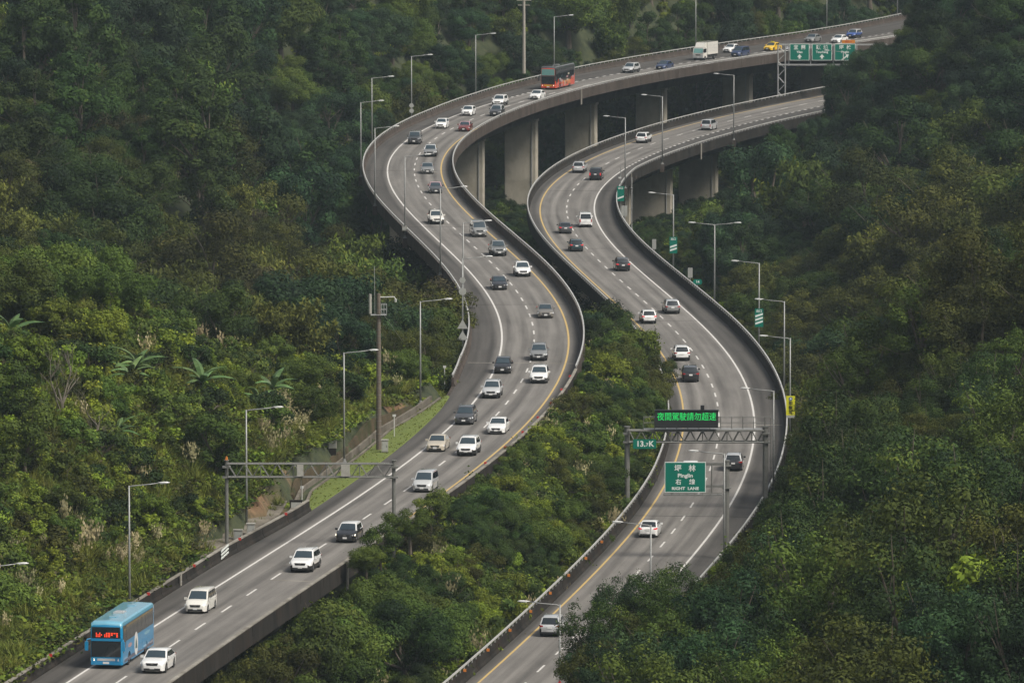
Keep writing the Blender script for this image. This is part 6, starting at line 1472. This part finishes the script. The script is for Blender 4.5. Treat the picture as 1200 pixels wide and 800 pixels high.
    S, o = RL.from_px(px, py); S += L/2; root.location = RL.at(S, o, .012); root.rotation_euler = (0,0,RL.head(S)+math.pi); tag(root, label, 'coach'); return root
coach(12.0, 2.5, 3.6, 0, 'blue coach with red route display in the bottom left corner', 124.5, 783.5)
coach(11.5, 2.5, 3.75, 0, 'black and orange coach with teal upper window on the top viaduct', 642.5, 105.5, red=True)
# box truck
tk = empty('box_truck'); L, hw = 6.2, 1.02
mb = MB(); mb.box(-3.1, 1.35, -1.05, 1.05, .95, 3.05); mb.build('cargo_box', P['truck_white'], tk)
mb = MB(); mb.prism([(1.42,.45),(3.1,.45),(3.12,1.25),(2.78,2.15),(1.42,2.2)], 'y', -.97, .97); mb.build('cab', P['truck_white'], tk)
mb = MB(); mb.prism([(1.36,2.2),(2.5,2.2),(2.0,2.95),(1.36,3.0)], 'y', -.85, .85); mb.build('air_deflector', P['truck_white'], tk)
mb = MB(); mb.box(-3.0,3.0,-.4,.4,.55,.9); mb.box(-2.9,1.3,-.98,-.9,.5,.9); mb.box(-2.9,1.3,.9,.98,.5,.9); mb.build('chassis', M['black'], tk)
mb = MB(); mb.add([(3.13,-.88,1.28),(3.13,.88,1.28),(2.84,.84,2.05),(2.84,-.84,2.05)], [(0,1,2,3)]); mb.build('windscreen', M['glass_teal'], tk)
mb = MB(); mb.box(3.09,3.15,-.9,.9,.42,.66); mb.build('front_bumper', P['silver'], tk); mb = MB(); mb.box(3.1,3.14,-.45,.45,.85,1.02); mb.build('grille', M['black'], tk); mb = MB(); mb.box(3.15,3.17,-.2,.2,.48,.62); mb.build('number_plate', M['plate'], tk)
for s_ in (1,-1):
    mb = MB(); mb.box(3.1,3.15,min(s_*.62,s_*.9),max(s_*.62,s_*.9),.76,.96); mb.build('headlight', M['headlight'], tk); mb = MB(); mb.add([(1.7,s_*.978,1.3),(2.9,s_*.978,1.3),(2.65,s_*.978,2.0),(1.7,s_*.978,2.0)], [(0,1,2,3)]); mb.build('side_window', M['glass'], tk)
    mb = MB(); mb.box(3.0,3.1,min(s_*1.0,s_*1.22),max(s_*1.0,s_*1.22),1.4,1.95); mb.build('side_mirror', M['black'], tk)
ty, d_, rim = wheel_meshes(.39, .26)
for cc in (2.3,-1.7):
    for s_ in (1,-1): w_ = link('wheel', ty, tk); w_.location = (cc, s_*.86, .39); w_.rotation_euler = (0,0,0 if s_ > 0 else math.pi); link('rim', rim, w_)
for z in (1.5,2.0,2.5):
    for s_ in (1,-1): mb = MB(); mb.box(-3.05,1.3,min(s_*1.05,s_*1.062),max(s_*1.05,s_*1.062),z-.02,z+.02); mb.build('box_rib', P['silver'], tk)
place_vehicle(tk, 'truck', RL, 818, 71, False, 'white box truck on the top viaduct', 'truck', 6.2)
# ------------------------------------------------------------------ air: one closed box of thin even haze round everything
hz = bpy.data.materials.new('haze'); hz.use_nodes = True; t = hz.node_tree; t.nodes.remove(t.nodes['Principled BSDF']); pv = t.nodes.new('ShaderNodeVolumePrincipled')
pv.inputs['Color'].default_value = (.66,.80,.88,1); pv.inputs['Density'].default_value = .00007; pv.inputs['Anisotropy'].default_value = .2; t.links.new(pv.outputs[0], t.nodes['Material Output'].inputs['Volume'])
top = float(max(terrain([3200]*1, [3000])[0], 0))
allz = GZ.max()
mb = MB(); mb.box(-3300, 3300, -1300, 4100, float(GZ.min())-1.5, max(95.0, float(allz)+12)); tag(mb.build('haze', hz), 'thin pale blue air filling the valley', kind='stuff')
